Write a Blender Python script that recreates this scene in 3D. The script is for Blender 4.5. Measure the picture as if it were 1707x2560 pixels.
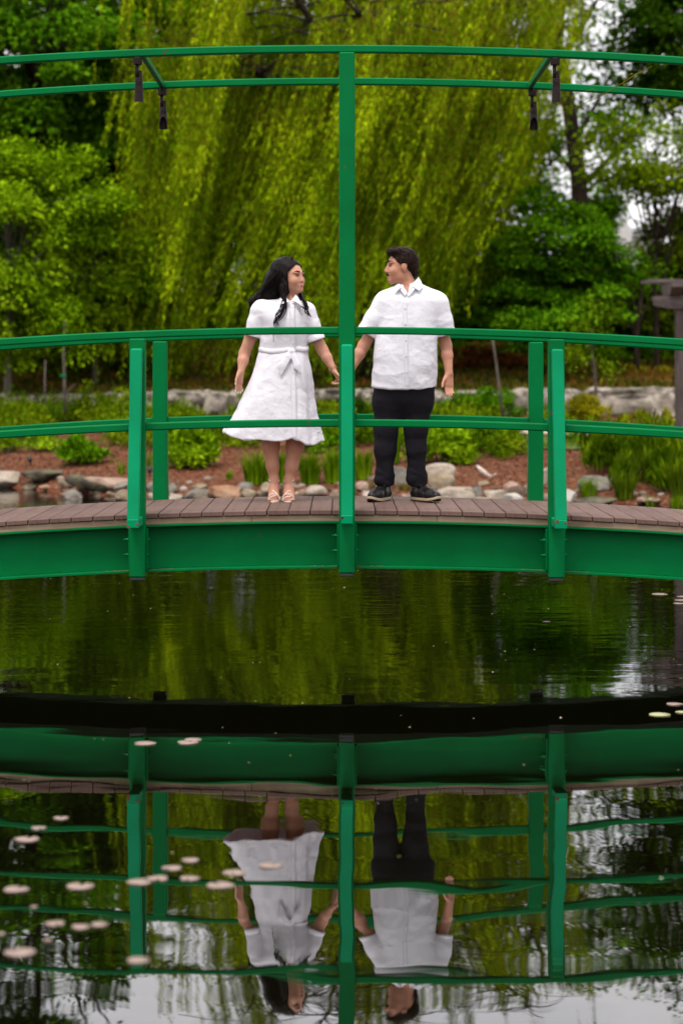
import bpy, math, random
import numpy as np
from mathutils import Vector, Matrix

# ------------------------------------------------------------------ camera, sky, sun, exposure
for o in list(bpy.data.objects):
    bpy.data.objects.remove(o)
scene = bpy.context.scene
COL = scene.collection
R = math.radians

FPX, CX, HY = 5544.0, 853.5, 915.0          # focal length, centre and horizon in photograph pixels
CAM = (-0.035, -14.4, 1.87)
cam_data = bpy.data.cameras.new('camera')
cam = bpy.data.objects.new('camera', cam_data)
COL.objects.link(cam)
cam.location = CAM
cam.rotation_euler = (R(90), 0, 0)
cam_data.sensor_fit = 'VERTICAL'
cam_data.sensor_height = 36.0
cam_data.sensor_width = 24.0
cam_data.lens = FPX / 2560.0 * 36.0
cam_data.shift_y = -(1280.0 - HY) / 2560.0
cam_data.clip_start = 0.1
cam_data.clip_end = 900.0
cam_data.dof.use_dof = True
cam_data.dof.focus_distance = 15.2
cam_data.dof.aperture_fstop = 2.0
scene.camera = cam

world = bpy.data.worlds.new('World')
scene.world = world
world.use_nodes = True
wn, wl = world.node_tree.nodes, world.node_tree.links
wn.clear()
SUN_EL, SUN_ROT = 67.0, 205.0               # high, from behind the camera and a little to one side
sky = wn.new('ShaderNodeTexSky')
sky.sky_type = 'NISHITA'
sky.sun_disc = False
sky.sun_elevation = R(SUN_EL)
sky.sun_rotation = R(SUN_ROT)
sky.air_density = 1.0
sky.dust_density = 4.0
sky.ozone_density = 1.0
wtc = wn.new('ShaderNodeTexCoord')
wmap = wn.new('ShaderNodeMapping')
wmap.inputs['Scale'].default_value = (1.6, 1.6, 4.0)
wno = wn.new('ShaderNodeTexNoise')
wno.inputs['Scale'].default_value = 1.7
wno.inputs['Detail'].default_value = 5.0
wramp = wn.new('ShaderNodeValToRGB')
wramp.color_ramp.elements[0].position = 0.22
wramp.color_ramp.elements[1].position = 0.50
whs = wn.new('ShaderNodeHueSaturation')
whs.inputs['Saturation'].default_value = 0.55
wmix = wn.new('ShaderNodeMix')
wmix.data_type = 'RGBA'
wmix.inputs['B'].default_value = (9.0, 8.8, 9.0, 1)
wbg = wn.new('ShaderNodeBackground')
wbg.inputs['Strength'].default_value = 0.115
wout = wn.new('ShaderNodeOutputWorld')
wl.new(wtc.outputs['Generated'], wmap.inputs['Vector'])
wl.new(wmap.outputs['Vector'], wno.inputs['Vector'])
wl.new(wno.outputs['Fac'], wramp.inputs['Fac'])
wl.new(sky.outputs['Color'], whs.inputs['Color'])
wl.new(wramp.outputs['Color'], wmix.inputs['Factor'])
wl.new(whs.outputs['Color'], wmix.inputs['A'])
# overcast sky: brighter overhead than near the horizon
wsep = wn.new('ShaderNodeSeparateXYZ')
wl.new(wtc.outputs['Generated'], wsep.inputs['Vector'])
wmr = wn.new('ShaderNodeMapRange')
wmr.inputs['To Min'].default_value = 0.80
wmr.inputs['To Max'].default_value = 1.45
wl.new(wsep.outputs['Z'], wmr.inputs['Value'])
wmul = wn.new('ShaderNodeVectorMath')
wmul.operation = 'SCALE'
wl.new(wmix.outputs['Result'], wmul.inputs[0])
wl.new(wmr.outputs['Result'], wmul.inputs['Scale'])
wl.new(wmul.outputs['Vector'], wbg.inputs['Color'])
wl.new(wbg.outputs['Background'], wout.inputs['Surface'])

sun_data = bpy.data.lights.new('sun', 'SUN')
sun_data.energy = 1.5
sun_data.angle = R(14)
sun_data.color = (1.0, 0.96, 0.9)
sun = bpy.data.objects.new('sun', sun_data)
COL.objects.link(sun)
_az = R(SUN_ROT)
_sd = Vector((math.sin(_az) * math.cos(R(SUN_EL)), math.cos(_az) * math.cos(R(SUN_EL)), math.sin(R(SUN_EL))))
sun.rotation_euler = _sd.to_track_quat('Z', 'Y').to_euler()

vs = scene.view_settings
vs.view_transform = 'Standard'
vs.look = 'None'
vs.exposure = 0.76
vs.gamma = 1.0
vs.use_curve_mapping = False
scene.render.engine = 'CYCLES'
scene.cycles.use_denoising = True
scene.cycles.max_bounces = 8
scene.cycles.transparent_max_bounces = 8
scene.cycles.caustics_reflective = False
scene.cycles.caustics_refractive = False

# ------------------------------------------------------------------ helpers
rng = np.random.default_rng(7)

def at(px, py, D):
    """photograph pixel at distance D in front of the camera -> world point"""
    return np.array([CAM[0] + (px - CX) * D / FPX, CAM[1] + D, CAM[2] - (py - HY) * D / FPX])

def _hash(ix, iy, iz, seed):
    h = (ix * 374761393 + iy * 668265263 + iz * 2147483647 + seed * 974711) & 0xffffffff
    h = ((h ^ (h >> 13)) * 1274126177) & 0xffffffff
    return ((h ^ (h >> 16)) & 0xffff) / 65535.0

def vnoise(p, seed=0):
    p = np.asarray(p, float)
    i = np.floor(p).astype(np.int64)
    f = p - i
    f = f * f * (3 - 2 * f)
    out = 0
    for dx in (0, 1):
        for dy in (0, 1):
            for dz in (0, 1):
                w = (f[..., 0] if dx else 1 - f[..., 0]) * (f[..., 1] if dy else 1 - f[..., 1]) * (f[..., 2] if dz else 1 - f[..., 2])
                out = out + w * _hash(i[..., 0] + dx, i[..., 1] + dy, i[..., 2] + dz, seed)
    return out * 2 - 1

def fbm(p, seed=0, octaves=3):
    p = np.asarray(p, float)
    a, s, t = 1.0, 0.0, 0.0
    for k in range(octaves):
        s = s + a * vnoise(p * 2 ** k + 17.3 * k, seed + k)
        t += a
        a *= 0.5
    return s / t

def mesh_data(name, verts, faces, mat=None, smooth=False):
    """verts (N,3); faces: (M,k) array of one size, or list of tuples"""
    me = bpy.data.meshes.new(name)
    verts = np.asarray(verts, np.float32)
    if isinstance(faces, np.ndarray):
        M, k = faces.shape
        me.vertices.add(len(verts))
        me.vertices.foreach_set('co', verts.ravel())
        me.loops.add(M * k)
        me.loops.foreach_set('vertex_index', faces.astype(np.int32).ravel())
        me.polygons.add(M)
        me.polygons.foreach_set('loop_start', np.arange(0, M * k, k, dtype=np.int32))
        me.polygons.foreach_set('loop_total', np.full(M, k, dtype=np.int32))
        me.update(calc_edges=True)
    else:
        me.from_pydata([tuple(v) for v in verts.tolist()], [], faces)
        me.update()
    if smooth:
        me.polygons.foreach_set('use_smooth', np.ones(len(me.polygons), dtype=bool))
    if mat is not None:
        me.materials.append(mat)
    return me

def link(name, me, parent=None, loc=None):
    o = bpy.data.objects.new(name, me)
    COL.objects.link(o)
    if loc is not None:
        o.location = loc
    if parent is not None:
        o.parent = parent
    return o

def mobj(name, verts, faces, mat, parent=None, smooth=False):
    return link(name, mesh_data(name, verts, faces, mat, smooth), parent)

def tag(o, label=None, cat=None, group=None, kind=None):
    for k, v in (('label', label), ('category', cat), ('group', group), ('kind', kind)):
        if v:
            o[k] = v
    return o

def empty(name, loc=(0, 0, 0)):
    o = bpy.data.objects.new(name, None)
    COL.objects.link(o)
    o.location = loc
    o.empty_display_size = 0.1
    return o

class MB:
    """collects simple shapes into one mesh"""
    def __init__(self):
        self.v, self.f = [], []
    def add(self, verts, faces):
        b = len(self.v)
        self.v += [tuple(map(float, v)) for v in verts]
        self.f += [tuple(i + b for i in f) for f in faces]
        return self
    def box(self, c, s, ch=0.0, rot=None):
        """box of size s at centre c with chamfered edges ch"""
        hx, hy, hz = s[0] / 2, s[1] / 2, s[2] / 2
        if ch <= 0:
            vs_ = [(x, y, z) for x in (-hx, hx) for y in (-hy, hy) for z in (-hz, hz)]
            fs = [(0, 1, 3, 2), (4, 6, 7, 5), (0, 4, 5, 1), (2, 3, 7, 6), (0, 2, 6, 4), (1, 5, 7, 3)]
        else:
            vs_, idx = [], {}
            for sx in (-1, 1):
                for sy in (-1, 1):
                    for sz in (-1, 1):
                        for a in range(3):
                            q = [sx * (hx - ch), sy * (hy - ch), sz * (hz - ch)]
                            q[a] = (sx * hx, sy * hy, sz * hz)[a]
                            idx[(sx, sy, sz, a)] = len(vs_)
                            vs_.append(tuple(q))
            fs = []
            for a in range(3):
                b_, c_ = (a + 1) % 3, (a + 2) % 3
                for s1 in (-1, 1):
                    def k(u, w):
                        t = [0, 0, 0]; t[a] = s1; t[b_] = u; t[c_] = w
                        return idx[(t[0], t[1], t[2], a)]
                    q = (k(-1, -1), k(1, -1), k(1, 1), k(-1, 1))
                    fs.append(q if s1 > 0 else q[::-1])
            for a in range(3):           # edges
                b_, c_ = (a + 1) % 3, (a + 2) % 3
                for s1 in (-1, 1):
                    for s2 in (-1, 1):
                        def g(w, ax):
                            t = [0, 0, 0]; t[a] = w; t[b_] = s1; t[c_] = s2
                            return idx[(t[0], t[1], t[2], ax)]
                        q = (g(-1, b_), g(1, b_), g(1, c_), g(-1, c_))
                        fs.append(q if s1 * s2 < 0 else q[::-1])
            for sx in (-1, 1):
                for sy in (-1, 1):
                    for sz in (-1, 1):
                        q = tuple(idx[(sx, sy, sz, a)] for a in range(3))
                        fs.append(q if sx * sy * sz > 0 else q[::-1])
        M = rot if rot is not None else Matrix.Identity(3)
        vs_ = [M @ Vector(v) + Vector(c) for v in vs_]
        return self.add(vs_, fs)
    def tube(self, pts, radii, n=8, cap=True, flat=1.0):
        pts = [Vector(p) for p in pts]
        if not hasattr(radii, '__len__'):
            radii = [radii] * len(pts)
        b = len(self.v)
        up = None
        for i, p in enumerate(pts):
            t = (pts[min(i + 1, len(pts) - 1)] - pts[max(i - 1, 0)])
            if t.length < 1e-9:
                t = Vector((0, 0, 1))
            t.normalize()
            if up is None:
                up = Vector((0, 0, 1)) if abs(t.z) < 0.9 else Vector((0, 1, 0))
            s = t.cross(up)
            if s.length < 1e-6:
                s = t.cross(Vector((1, 0, 0)))
            s.normalize()
            up = s.cross(t).normalized()
            for k in range(n):
                a = 2 * math.pi * k / n
                q = p + s * (math.cos(a) * radii[i]) + up * (math.sin(a) * radii[i] * flat)
                self.v.append(tuple(q))
        for i in range(len(pts) - 1):
            for k in range(n):
                k2 = (k + 1) % n
                self.f.append((b + i * n + k, b + i * n + k2, b + (i + 1) * n + k2, b + (i + 1) * n + k))
        if cap:
            self.f.append(tuple(b + k for k in range(n))[::-1])
            e = b + (len(pts) - 1) * n
            self.f.append(tuple(e + k for k in range(n)))
        return self
    def loft(self, rings, cap=True):
        """rings of equal length, closed"""
        b = len(self.v)
        n = len(rings[0])
        for r in rings:
            self.v += [tuple(map(float, q)) for q in r]
        for i in range(len(rings) - 1):
            for k in range(n):
                k2 = (k + 1) % n
                self.f.append((b + i * n + k, b + i * n + k2, b + (i + 1) * n + k2, b + (i + 1) * n + k))
        if cap:
            self.f.append(tuple(b + k for k in range(n))[::-1])
            e = b + (len(rings) - 1) * n
            self.f.append(tuple(e + k for k in range(n)))
        return self
    def data(self, name, mat, smooth=False):
        return mesh_data(name, np.array(self.v), self.f, mat, smooth)
    def build(self, name, mat, parent=None, smooth=False):
        return link(name, self.data(name, mat, smooth), parent)

# ------------------------------------------------------------------ materials
def new_mat(name):
    m = bpy.data.materials.new(name)
    m.use_nodes = True
    nt = m.node_tree
    b = nt.nodes['Principled BSDF']
    return m, nt, b

def nd(nt, kind, **kw):
    n = nt.nodes.new(kind)
    for k, v in kw.items():
        if k in n.inputs:
            n.inputs[k].default_value = v
        else:
            setattr(n, k, v)
    return n

def ramp(nt, fac, stops):
    r = nt.nodes.new('ShaderNodeValToRGB')
    el = r.color_ramp.elements
    while len(el) < len(stops):
        el.new(0.5)
    for e, (p, c) in zip(el, stops):
        e.position = p
        e.color = (*c, 1) if len(c) == 3 else c
    nt.links.new(fac, r.inputs['Fac'])
    return r.outputs['Color']

def noise(nt, scale, detail=4.0, vec=None, rough=0.55, dist=0.0):
    n = nd(nt, 'ShaderNodeTexNoise', Scale=scale, Detail=detail, Roughness=rough, Distortion=dist)
    if vec is not None:
        nt.links.new(vec, n.inputs['Vector'])
    return n.outputs['Fac']

def objvec(nt, scale=(1, 1, 1), src='Object'):
    tc = nt.nodes.new('ShaderNodeTexCoord')
    mp = nt.nodes.new('ShaderNodeMapping')
    mp.inputs['Scale'].default_value = scale
    nt.links.new(tc.outputs[src], mp.inputs['Vector'])
    return mp.outputs['Vector']

def bump(nt, b, height, dist, strength=1.0):
    bp = nd(nt, 'ShaderNodeBump', Strength=strength, Distance=dist)
    nt.links.new(height, bp.inputs['Height'])
    nt.links.new(bp.outputs['Normal'], b.inputs['Normal'])
    return bp

def simple_mat(name, stops, scale=6.0, rough=0.6, bdist=0.002, bscale=None, detail=5, vscale=(1, 1, 1), src='Object', spec=0.5):
    m, nt, b = new_mat(name)
    v = objvec(nt, vscale, src)
    f = noise(nt, scale, detail, v)
    nt.links.new(ramp(nt, f, stops), b.inputs['Base Color'])
    b.inputs['Roughness'].default_value = rough
    b.inputs['Specular IOR Level'].default_value = spec
    if bdist:
        bump(nt, b, noise(nt, bscale or scale * 4, 4, v), bdist)
    return m

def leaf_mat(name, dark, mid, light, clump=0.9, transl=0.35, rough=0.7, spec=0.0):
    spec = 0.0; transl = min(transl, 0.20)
    dark = tuple(q * 0.6 for q in dark); mid = tuple(q * 0.86 for q in mid); light = tuple(q * 1.1 for q in light)  # stops pulled apart: deeper crown shade and highlights put into the leaf colour
    """leaf surface: every leaf and every clump has its own green"""
    m, nt, b = new_mat(name)
    g = nt.nodes.new('ShaderNodeNewGeometry')
    v = objvec(nt)
    f1 = noise(nt, clump, 3, v)
    mx = nd(nt, 'ShaderNodeMath', operation='MULTIPLY_ADD')
    mx.inputs[1].default_value = 0.55
    nt.links.new(g.outputs['Random Per Island'], mx.inputs[0])
    sc = nd(nt, 'ShaderNodeMath', operation='MULTIPLY_ADD')
    sc.inputs[1].default_value = 1.6
    sc.inputs[2].default_value = -0.55
    nt.links.new(f1, sc.inputs[0])
    nt.links.new(sc.outputs[0], mx.inputs[2])
    c = ramp(nt, mx.outputs[0], [(0.05, dark), (0.5, mid), (0.95, light)])
    nt.links.new(c, b.inputs['Base Color'])
    b.inputs['Roughness'].default_value = rough
    b.inputs['Specular IOR Level'].default_value = spec
    if transl > 0:
        tr = nt.nodes.new('ShaderNodeBsdfTranslucent')
        nt.links.new(c, tr.inputs['Color'])
        ms = nt.nodes.new('ShaderNodeMixShader')
        ms.inputs['Fac'].default_value = transl
        out = nt.nodes['Material Output']
        nt.links.new(b.outputs['BSDF'], ms.inputs[1])
        nt.links.new(tr.outputs['BSDF'], ms.inputs[2])
        nt.links.new(ms.outputs['Shader'], out.inputs['Surface'])
    return m

def paint_mat(name='green_paint', g=1.0, bl=1.0):
    m, nt, b = new_mat(name)
    v = objvec(nt)
    f = noise(nt, 2.3, 5, v)
    c = ramp(nt, f, [(0.25, (0.000, 0.105 * g, 0.025 * bl)), (0.5, (0.000, 0.130 * g, 0.032 * bl)), (0.75, (0.000, 0.150 * g, 0.040 * bl))])
    # small scuffs down to rust
    f2 = noise(nt, 34.0, 3, v)
    f3 = noise(nt, 5.0, 2, v)
    mm = nd(nt, 'ShaderNodeMath', operation='MULTIPLY')
    nt.links.new(f2, mm.inputs[0]); nt.links.new(f3, mm.inputs[1])
    k = ramp(nt, mm.outputs[0], [(0.462, (0, 0, 0)), (0.475, (1, 1, 1))])
    mix = nd(nt, 'ShaderNodeMix', data_type='RGBA')
    mix.inputs['B'].default_value = (0.10, 0.045, 0.02, 1)
    nt.links.new(k, mix.inputs['Factor']); nt.links.new(c, mix.inputs['A'])
    nt.links.new(mix.outputs['Result'], b.inputs['Base Color'])
    r = ramp(nt, noise(nt, 9.0, 4, v), [(0.3, (0.34,) * 3), (0.7, (0.46,) * 3)])
    b.inputs['Specular IOR Level'].default_value = 0.06
    nt.links.new(r, b.inputs['Roughness'])
    bump(nt, b, noise(nt, 60, 3, v), 0.0006, 0.5)
    return m

def wood_mat(name, stops, axis_scale, rough=0.75, bd=0.002):
    m, nt, b = new_mat(name)
    v = objvec(nt, axis_scale)
    f = noise(nt, 3.0, 8, v, 0.65, 0.4)
    f2 = noise(nt, 0.9, 2, objvec(nt))
    a = nd(nt, 'ShaderNodeMath', operation='ADD')
    h = nd(nt, 'ShaderNodeMath', operation='MULTIPLY_ADD')
    h.inputs[1].default_value = 0.5; h.inputs[2].default_value = -0.25
    nt.links.new(f2, h.inputs[0])
    nt.links.new(f, a.inputs[0]); nt.links.new(h.outputs[0], a.inputs[1])
    oi = nt.nodes.new('ShaderNodeObjectInfo')
    rr = nd(nt, 'ShaderNodeMath', operation='MULTIPLY_ADD')
    rr.inputs[1].default_value = 0.22; rr.inputs[2].default_value = -0.11
    nt.links.new(oi.outputs['Random'], rr.inputs[0])
    a2 = nd(nt, 'ShaderNodeMath', operation='ADD')
    nt.links.new(a.outputs[0], a2.inputs[0]); nt.links.new(rr.outputs[0], a2.inputs[1])
    nt.links.new(ramp(nt, a2.outputs[0], stops), b.inputs['Base Color'])
    b.inputs['Roughness'].default_value = rough
    b.inputs['Specular IOR Level'].default_value = 0.12
    bump(nt, b, f, bd, 0.6)
    return m

MAT = {}
MAT['green'] = paint_mat()
MAT['green_new'] = paint_mat('fresh_green_paint', 1.60, 2.6)
MAT['deck'] = wood_mat('deck_composite', [(0.2, (0.088, 0.052, 0.042)), (0.5, (0.130, 0.078, 0.064)), (0.85, (0.170, 0.108, 0.090))], (14, 1.0, 14), 0.62, 0.0012)
MAT['nailer'] = wood_mat('weathered_timber', [(0.2, (0.10, 0.065, 0.04)), (0.5, (0.22, 0.155, 0.10)), (0.85, (0.31, 0.235, 0.165))], (1.0, 14, 14), 0.8)
MAT['grey_wood'] = wood_mat('grey_weathered_wood', [(0.2, (0.035, 0.027, 0.025)), (0.5, (0.085, 0.066, 0.062)), (0.85, (0.16, 0.13, 0.122))], (9, 9, 0.9), 0.85, 0.004)
MAT['grey_wood_long'] = wood_mat('grey_weathered_beam', [(0.2, (0.04, 0.031, 0.029)), (0.5, (0.10, 0.080, 0.074)), (0.85, (0.19, 0.16, 0.15))], (0.9, 9, 9), 0.85, 0.004)
MAT['bronze'] = simple_mat('bronze_enamel', [(0.3, (0.014, 0.009, 0.008)), (0.7, (0.023, 0.015, 0.014))], 30, 0.5, 0.0003, spec=0.1)
MAT['black_plastic'] = simple_mat('black_plastic', [(0.3, (0.006, 0.006, 0.006)), (0.7, (0.012, 0.012, 0.012))], 30, 0.5, 0.0)
MAT['steel_green'] = MAT['green']
MAT['rust'] = simple_mat('rusty_steel', [(0.3, (0.06, 0.02, 0.008)), (0.7, (0.22, 0.08, 0.03))], 90, 0.85, 0.001)
MAT['bark'] = simple_mat('bark', [(0.25, (0.010, 0.006, 0.004)), (0.5, (0.030, 0.020, 0.014)), (0.8, (0.065, 0.048, 0.036))], 5, 0.95, 0.015, 9, vscale=(3, 3, 0.8), spec=0.1)
MAT['bark_grey'] = simple_mat('grey_bark', [(0.25, (0.035, 0.026, 0.020)), (0.5, (0.085, 0.066, 0.052)), (0.8, (0.16, 0.13, 0.105))], 6, 0.9, 0.01, 10, vscale=(3, 3, 0.8))
MAT['twig'] = simple_mat('yellow_twig', [(0.3, (0.13, 0.12, 0.008)), (0.7, (0.27, 0.19, 0.018))], 3, 0.8, 0, spec=0.0)

# ------------------------------------------------------------------ terrain and water
def shore_y(x):
    xs = np.array([-40, -14, -9, -6.5, -5.0, -4.0, -3.0, -1.5, 0, 2.5, 3.6, 5.0, 7.0, 10.0, 14, 40])
    ys = np.array([19, 20.5, 21.5, 21.2, 19.6, 18.0, 17.0, 16.6, 16.5, 16.3, 15.9, 15.5, 15.0, 13.5, 11, 8])
    return np.interp(x, xs, ys)

WALL_Y = 27.3                                # foot of the retaining wall
_TT = np.array([-0.6, -0.12, -0.035, 0.0, 0.045, 0.11, 0.27, 0.54, 0.76, 1.0])
_TZ = np.array([-1.2, -0.70, -0.25, 0.02, 0.13, 0.24, 0.40, 0.62, 0.78, 0.92])

def ground_z(x, y):
    x = np.asarray(x, float); y = np.asarray(y, float)
    wob = 0.35 * vnoise(np.stack([x * 0.7, y * 0.7, 0 * x], -1), 3)
    sh = shore_y(x)
    s = y - sh + wob
    t = s / (WALL_Y - sh)
    z = np.where(y < WALL_Y, np.interp(t, _TT, _TZ), np.interp(y - WALL_Y, [0.0, 0.45, 3.0, 13.0, 29.0, 79.0, 600.0], [0.92, 1.36, 1.62, 2.35, 2.7, 3.0, 3.2]))
    # banks that carry the ends of the bridge, and the near bank behind the camera
    e = np.abs(x) - (7.4 + 0.25 * np.abs(y))
    z = np.maximum(z, np.where(y < 14, np.interp(e, [-0.8, 0.0, 1.2, 4.0, 30], [-1.2, -0.2, 0.45, 0.7, 1.4]), -9))
    z = np.maximum(z, np.interp(-15.6 - y, [-0.8, 0.0, 1.0, 4.0, 60], [-1.2, -0.1, 0.35, 0.6, 1.6]))
    w = np.clip((s - 0.3) / 1.5, 0, 1)
    return z + 0.05 * w * fbm(np.stack([x * 1.3, y * 1.3, 0 * x], -1), 11)

def ground_hit(px, py, dmin=26.0, dmax=75.0):
    D = np.linspace(dmin, dmax, 600)
    x = CAM[0] + (px - CX) * D / FPX
    zr = CAM[2] - (py - HY) * D / FPX
    g = np.maximum(ground_z(x, CAM[1] + D), 0.0)
    k = np.argmax(zr <= g)
    if zr[k] > g[k]:
        k = -1
    return float(D[k])

def ground_sheet():
    # one sheet, fine where the picture looks and coarse out to the horizon
    xs = np.concatenate([np.linspace(-400, -40, 10), np.linspace(-36, -12, 14), np.linspace(-11, 11, 111), np.linspace(12, 36, 14), np.linspace(40, 400, 10)])
    ys = np.concatenate([np.linspace(-300, -40, 6), np.linspace(-34, 12, 42), np.linspace(12.5, 34, 130), np.linspace(35, 80, 40), np.linspace(90, 600, 18)])
    X, Y = np.meshgrid(xs, ys, indexing='xy')
    Z = ground_z(X, Y)
    V = np.stack([X, Y, Z], -1).reshape(-1, 3)
    nx, ny = len(xs), len(ys)
    i = np.arange(nx * ny).reshape(ny, nx)
    F = np.stack([i[:-1, :-1], i[:-1, 1:], i[1:, 1:], i[1:, :-1]], -1).reshape(-1, 4)
    return V, F

def ground_mat():
    m, nt, b = new_mat('bark_mulch')
    g = nt.nodes.new('ShaderNodeNewGeometry')
    vo = nd(nt, 'ShaderNodeTexVoronoi', Scale=26.0)
    mp = nt.nodes.new('ShaderNodeMapping'); mp.inputs['Scale'].default_value = (1, 1.6, 1)
    nt.links.new(g.outputs['Position'], mp.inputs['Vector'])
    nt.links.new(mp.outputs['Vector'], vo.inputs['Vector'])
    sep = nt.nodes.new('ShaderNodeSeparateColor')
    nt.links.new(vo.outputs['Color'], sep.inputs['Color'])
    chips = ramp(nt, sep.outputs['Red'], [(0.0, (0.030, 0.009, 0.003)), (0.5, (0.125, 0.036, 0.012)), (0.85, (0.16, 0.055, 0.024)), (0.98, (0.26, 0.15, 0.09))])
    # far slope behind the wall: green and russet ground cover
    f = noise(nt, 1.3, 5, g.outputs['Position'])
    cover = ramp(nt, f, [(0.30, (0.028, 0.050, 0.006)), (0.48, (0.075, 0.085, 0.008)), (0.60, (0.15, 0.075, 0.012)), (0.72, (0.13, 0.04, 0.015))])
    sx = nt.nodes.new('ShaderNodeSeparateXYZ')
    nt.links.new(g.outputs['Position'], sx.inputs['Vector'])
    k = ramp(nt, sx.outputs['Y'], [(0, (0, 0, 0)), (1, (1, 1, 1))])
    mr = nd(nt, 'ShaderNodeMapRange')
    mr.inputs['From Min'].default_value = 27.2; mr.inputs['From Max'].default_value = 28.0
    nt.links.new(sx.outputs['Y'], mr.inputs['Value'])
    mix = nd(nt, 'ShaderNodeMix', data_type='RGBA')
    nt.links.new(mr.outputs['Result'], mix.inputs['Factor'])
    nt.links.new(chips, mix.inputs['A']); nt.links.new(cover, mix.inputs['B'])
    nt.links.new(mix.outputs['Result'], b.inputs['Base Color'])
    b.inputs['Roughness'].default_value = 0.9
    b.inputs['Specular IOR Level'].default_value = 0.2
    bump(nt, b, vo.outputs['Distance'], 0.03)
    return m

V, F = ground_sheet()
tag(mobj('ground', V, F, ground_mat(), smooth=True), kind='structure')

def water_mat():
    m, nt, b = new_mat('pond_water')
    b.inputs['Base Color'].default_value = (0.0018, 0.0015, 0.0005, 1)
    b.inputs['Roughness'].default_value = 0.012
    b.inputs['IOR'].default_value = 2.1
    g = nt.nodes.new('ShaderNodeNewGeometry')
    sx = nt.nodes.new('ShaderNodeSeparateXYZ')
    nt.links.new(g.outputs['Position'], sx.inputs['Vector'])
    def mapped(s):
        mp = nt.nodes.new('ShaderNodeMapping'); mp.inputs['Scale'].default_value = s
        nt.links.new(g.outputs['Position'], mp.inputs['Vector'])
        return mp.outputs['Vector']
    swell = noise(nt, 1.0, 2, mapped((0.8, 0.95, 1)))
    small = noise(nt, 1.0, 2, mapped((2.0, 3.8, 1)))
    fine = noise(nt, 1.0, 3, mapped((4.0, 9.0, 1)))
    patch = noise(nt, 1.0, 2, mapped((0.35, 0.22, 1)))
    # breeze ruffles the open water beyond the bridge more than the sheltered water before it
    mr = nd(nt, 'ShaderNodeMapRange')
    mr.inputs['From Min'].default_value = -2.5; mr.inputs['From Max'].default_value = 3.5
    mr.inputs['To Min'].default_value = 0.0; mr.inputs['To Max'].default_value = 1.0
    nt.links.new(sx.outputs['Y'], mr.inputs['Value'])
    pr = nd(nt, 'ShaderNodeMapRange')
    pr.inputs['From Min'].default_value = 0.35; pr.inputs['From Max'].default_value = 0.65
    pr.inputs['To Min'].default_value = 0.35
    nt.links.new(patch, pr.inputs['Value'])
    mk = nd(nt, 'ShaderNodeMath', operation='MULTIPLY')
    nt.links.new(mr.outputs['Result'], mk.inputs[0]); nt.links.new(pr.outputs['Result'], mk.inputs[1])
    def mul(a, k):
        n = nd(nt, 'ShaderNodeMath', operation='MULTIPLY')
        nt.links.new(a, n.inputs[0])
        if isinstance(k, float):
            n.inputs[1].default_value = k
        else:
            nt.links.new(k, n.inputs[1])
        return n.outputs[0]
    def add(a, c):
        n = nd(nt, 'ShaderNodeMath', operation='ADD')
        nt.links.new(a, n.inputs[0]); nt.links.new(c, n.inputs[1])
        return n.outputs[0]
    h = add(mul(swell, WATER_A[0]), mul(small, WATER_A[1]))
    h = add(h, mul(mul(fine, mk.outputs[0]), WATER_A[2]))
    h = add(h, mul(mul(small, mk.outputs[0]), WATER_A[3]))
    bump(nt, b, h, 1.0)
    return m

WATER_A = (0.0040, 0.00030, 0.0022, 0.0040)
V = np.array([(-60, -40, 0), (60, -40, 0), (60, 40, 0), (-60, 40, 0)], float)
tag(mobj('water', V, np.array([[0, 1, 2, 3]]), water_mat()), kind='structure')

# loose bark chips on the bed (uncountable)
def leaf_quads(p, d, n, L, W):
    """diamond leaves: p base, d axis, n approx normal (N,3), L, W (N,)"""
    d = d / np.maximum(np.linalg.norm(d, axis=1, keepdims=True), 1e-9)
    s = np.cross(d, n)
    s = s / np.maximum(np.linalg.norm(s, axis=1, keepdims=True), 1e-9)
    L = np.broadcast_to(L, (len(p),))[:, None]; W = np.broadcast_to(W, (len(p),))[:, None]
    a = p; c = p + d * L
    m = p + d * L * 0.45
    V = np.stack([a, m + s * W / 2, c, m - s * W / 2], 1).reshape(-1, 3)
    F = np.arange(len(V)).reshape(-1, 4)
    return V, F

N = 16000
cx = rng.uniform(-7, 8, N); cs = rng.uniform(0.2, 9.5, N) ** 1.0
cy = shore_y(cx) + cs
cz = ground_z(cx, cy) + rng.uniform(0.004, 0.03, N)
d = rng.normal(size=(N, 3)); d[:, 2] *= 0.35
n_ = rng.normal(size=(N, 3)) * 0.5 + np.array([0, 0, 1])
V, F = leaf_quads(np.stack([cx, cy, cz], 1), d, n_, rng.uniform(0.03, 0.09, N), rng.uniform(0.012, 0.03, N))
chip_m = leaf_mat('bark_chips', (0.036, 0.010, 0.004), (0.130, 0.037, 0.012), (0.24, 0.115, 0.06), 3.0, 0.0, 0.85, 0.2)
tag(mobj('mulch_chips', V, F, chip_m), 'reddish brown bark chips strewn over the planting bed', 'mulch', kind='stuff')

def drape_sheet(name, xs, ylo, yhi, lift, mat, ny=8):
    xs = np.asarray(xs, float)
    lo, hi = ylo(xs), yhi(xs)
    t = np.linspace(0, 1, ny)
    X = np.repeat(xs[None], ny, 0)
    Y = lo[None] + (hi - lo)[None] * t[:, None]
    Z = ground_z(X, Y) + lift
    i = np.arange(len(xs) * ny).reshape(ny, len(xs))
    F = np.stack([i[:-1, :-1], i[:-1, 1:], i[1:, 1:], i[1:, :-1]], -1).reshape(-1, 4)
    return mobj(name, np.stack([X, Y, Z], -1).reshape(-1, 3), F, mat, smooth=True)

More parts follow.
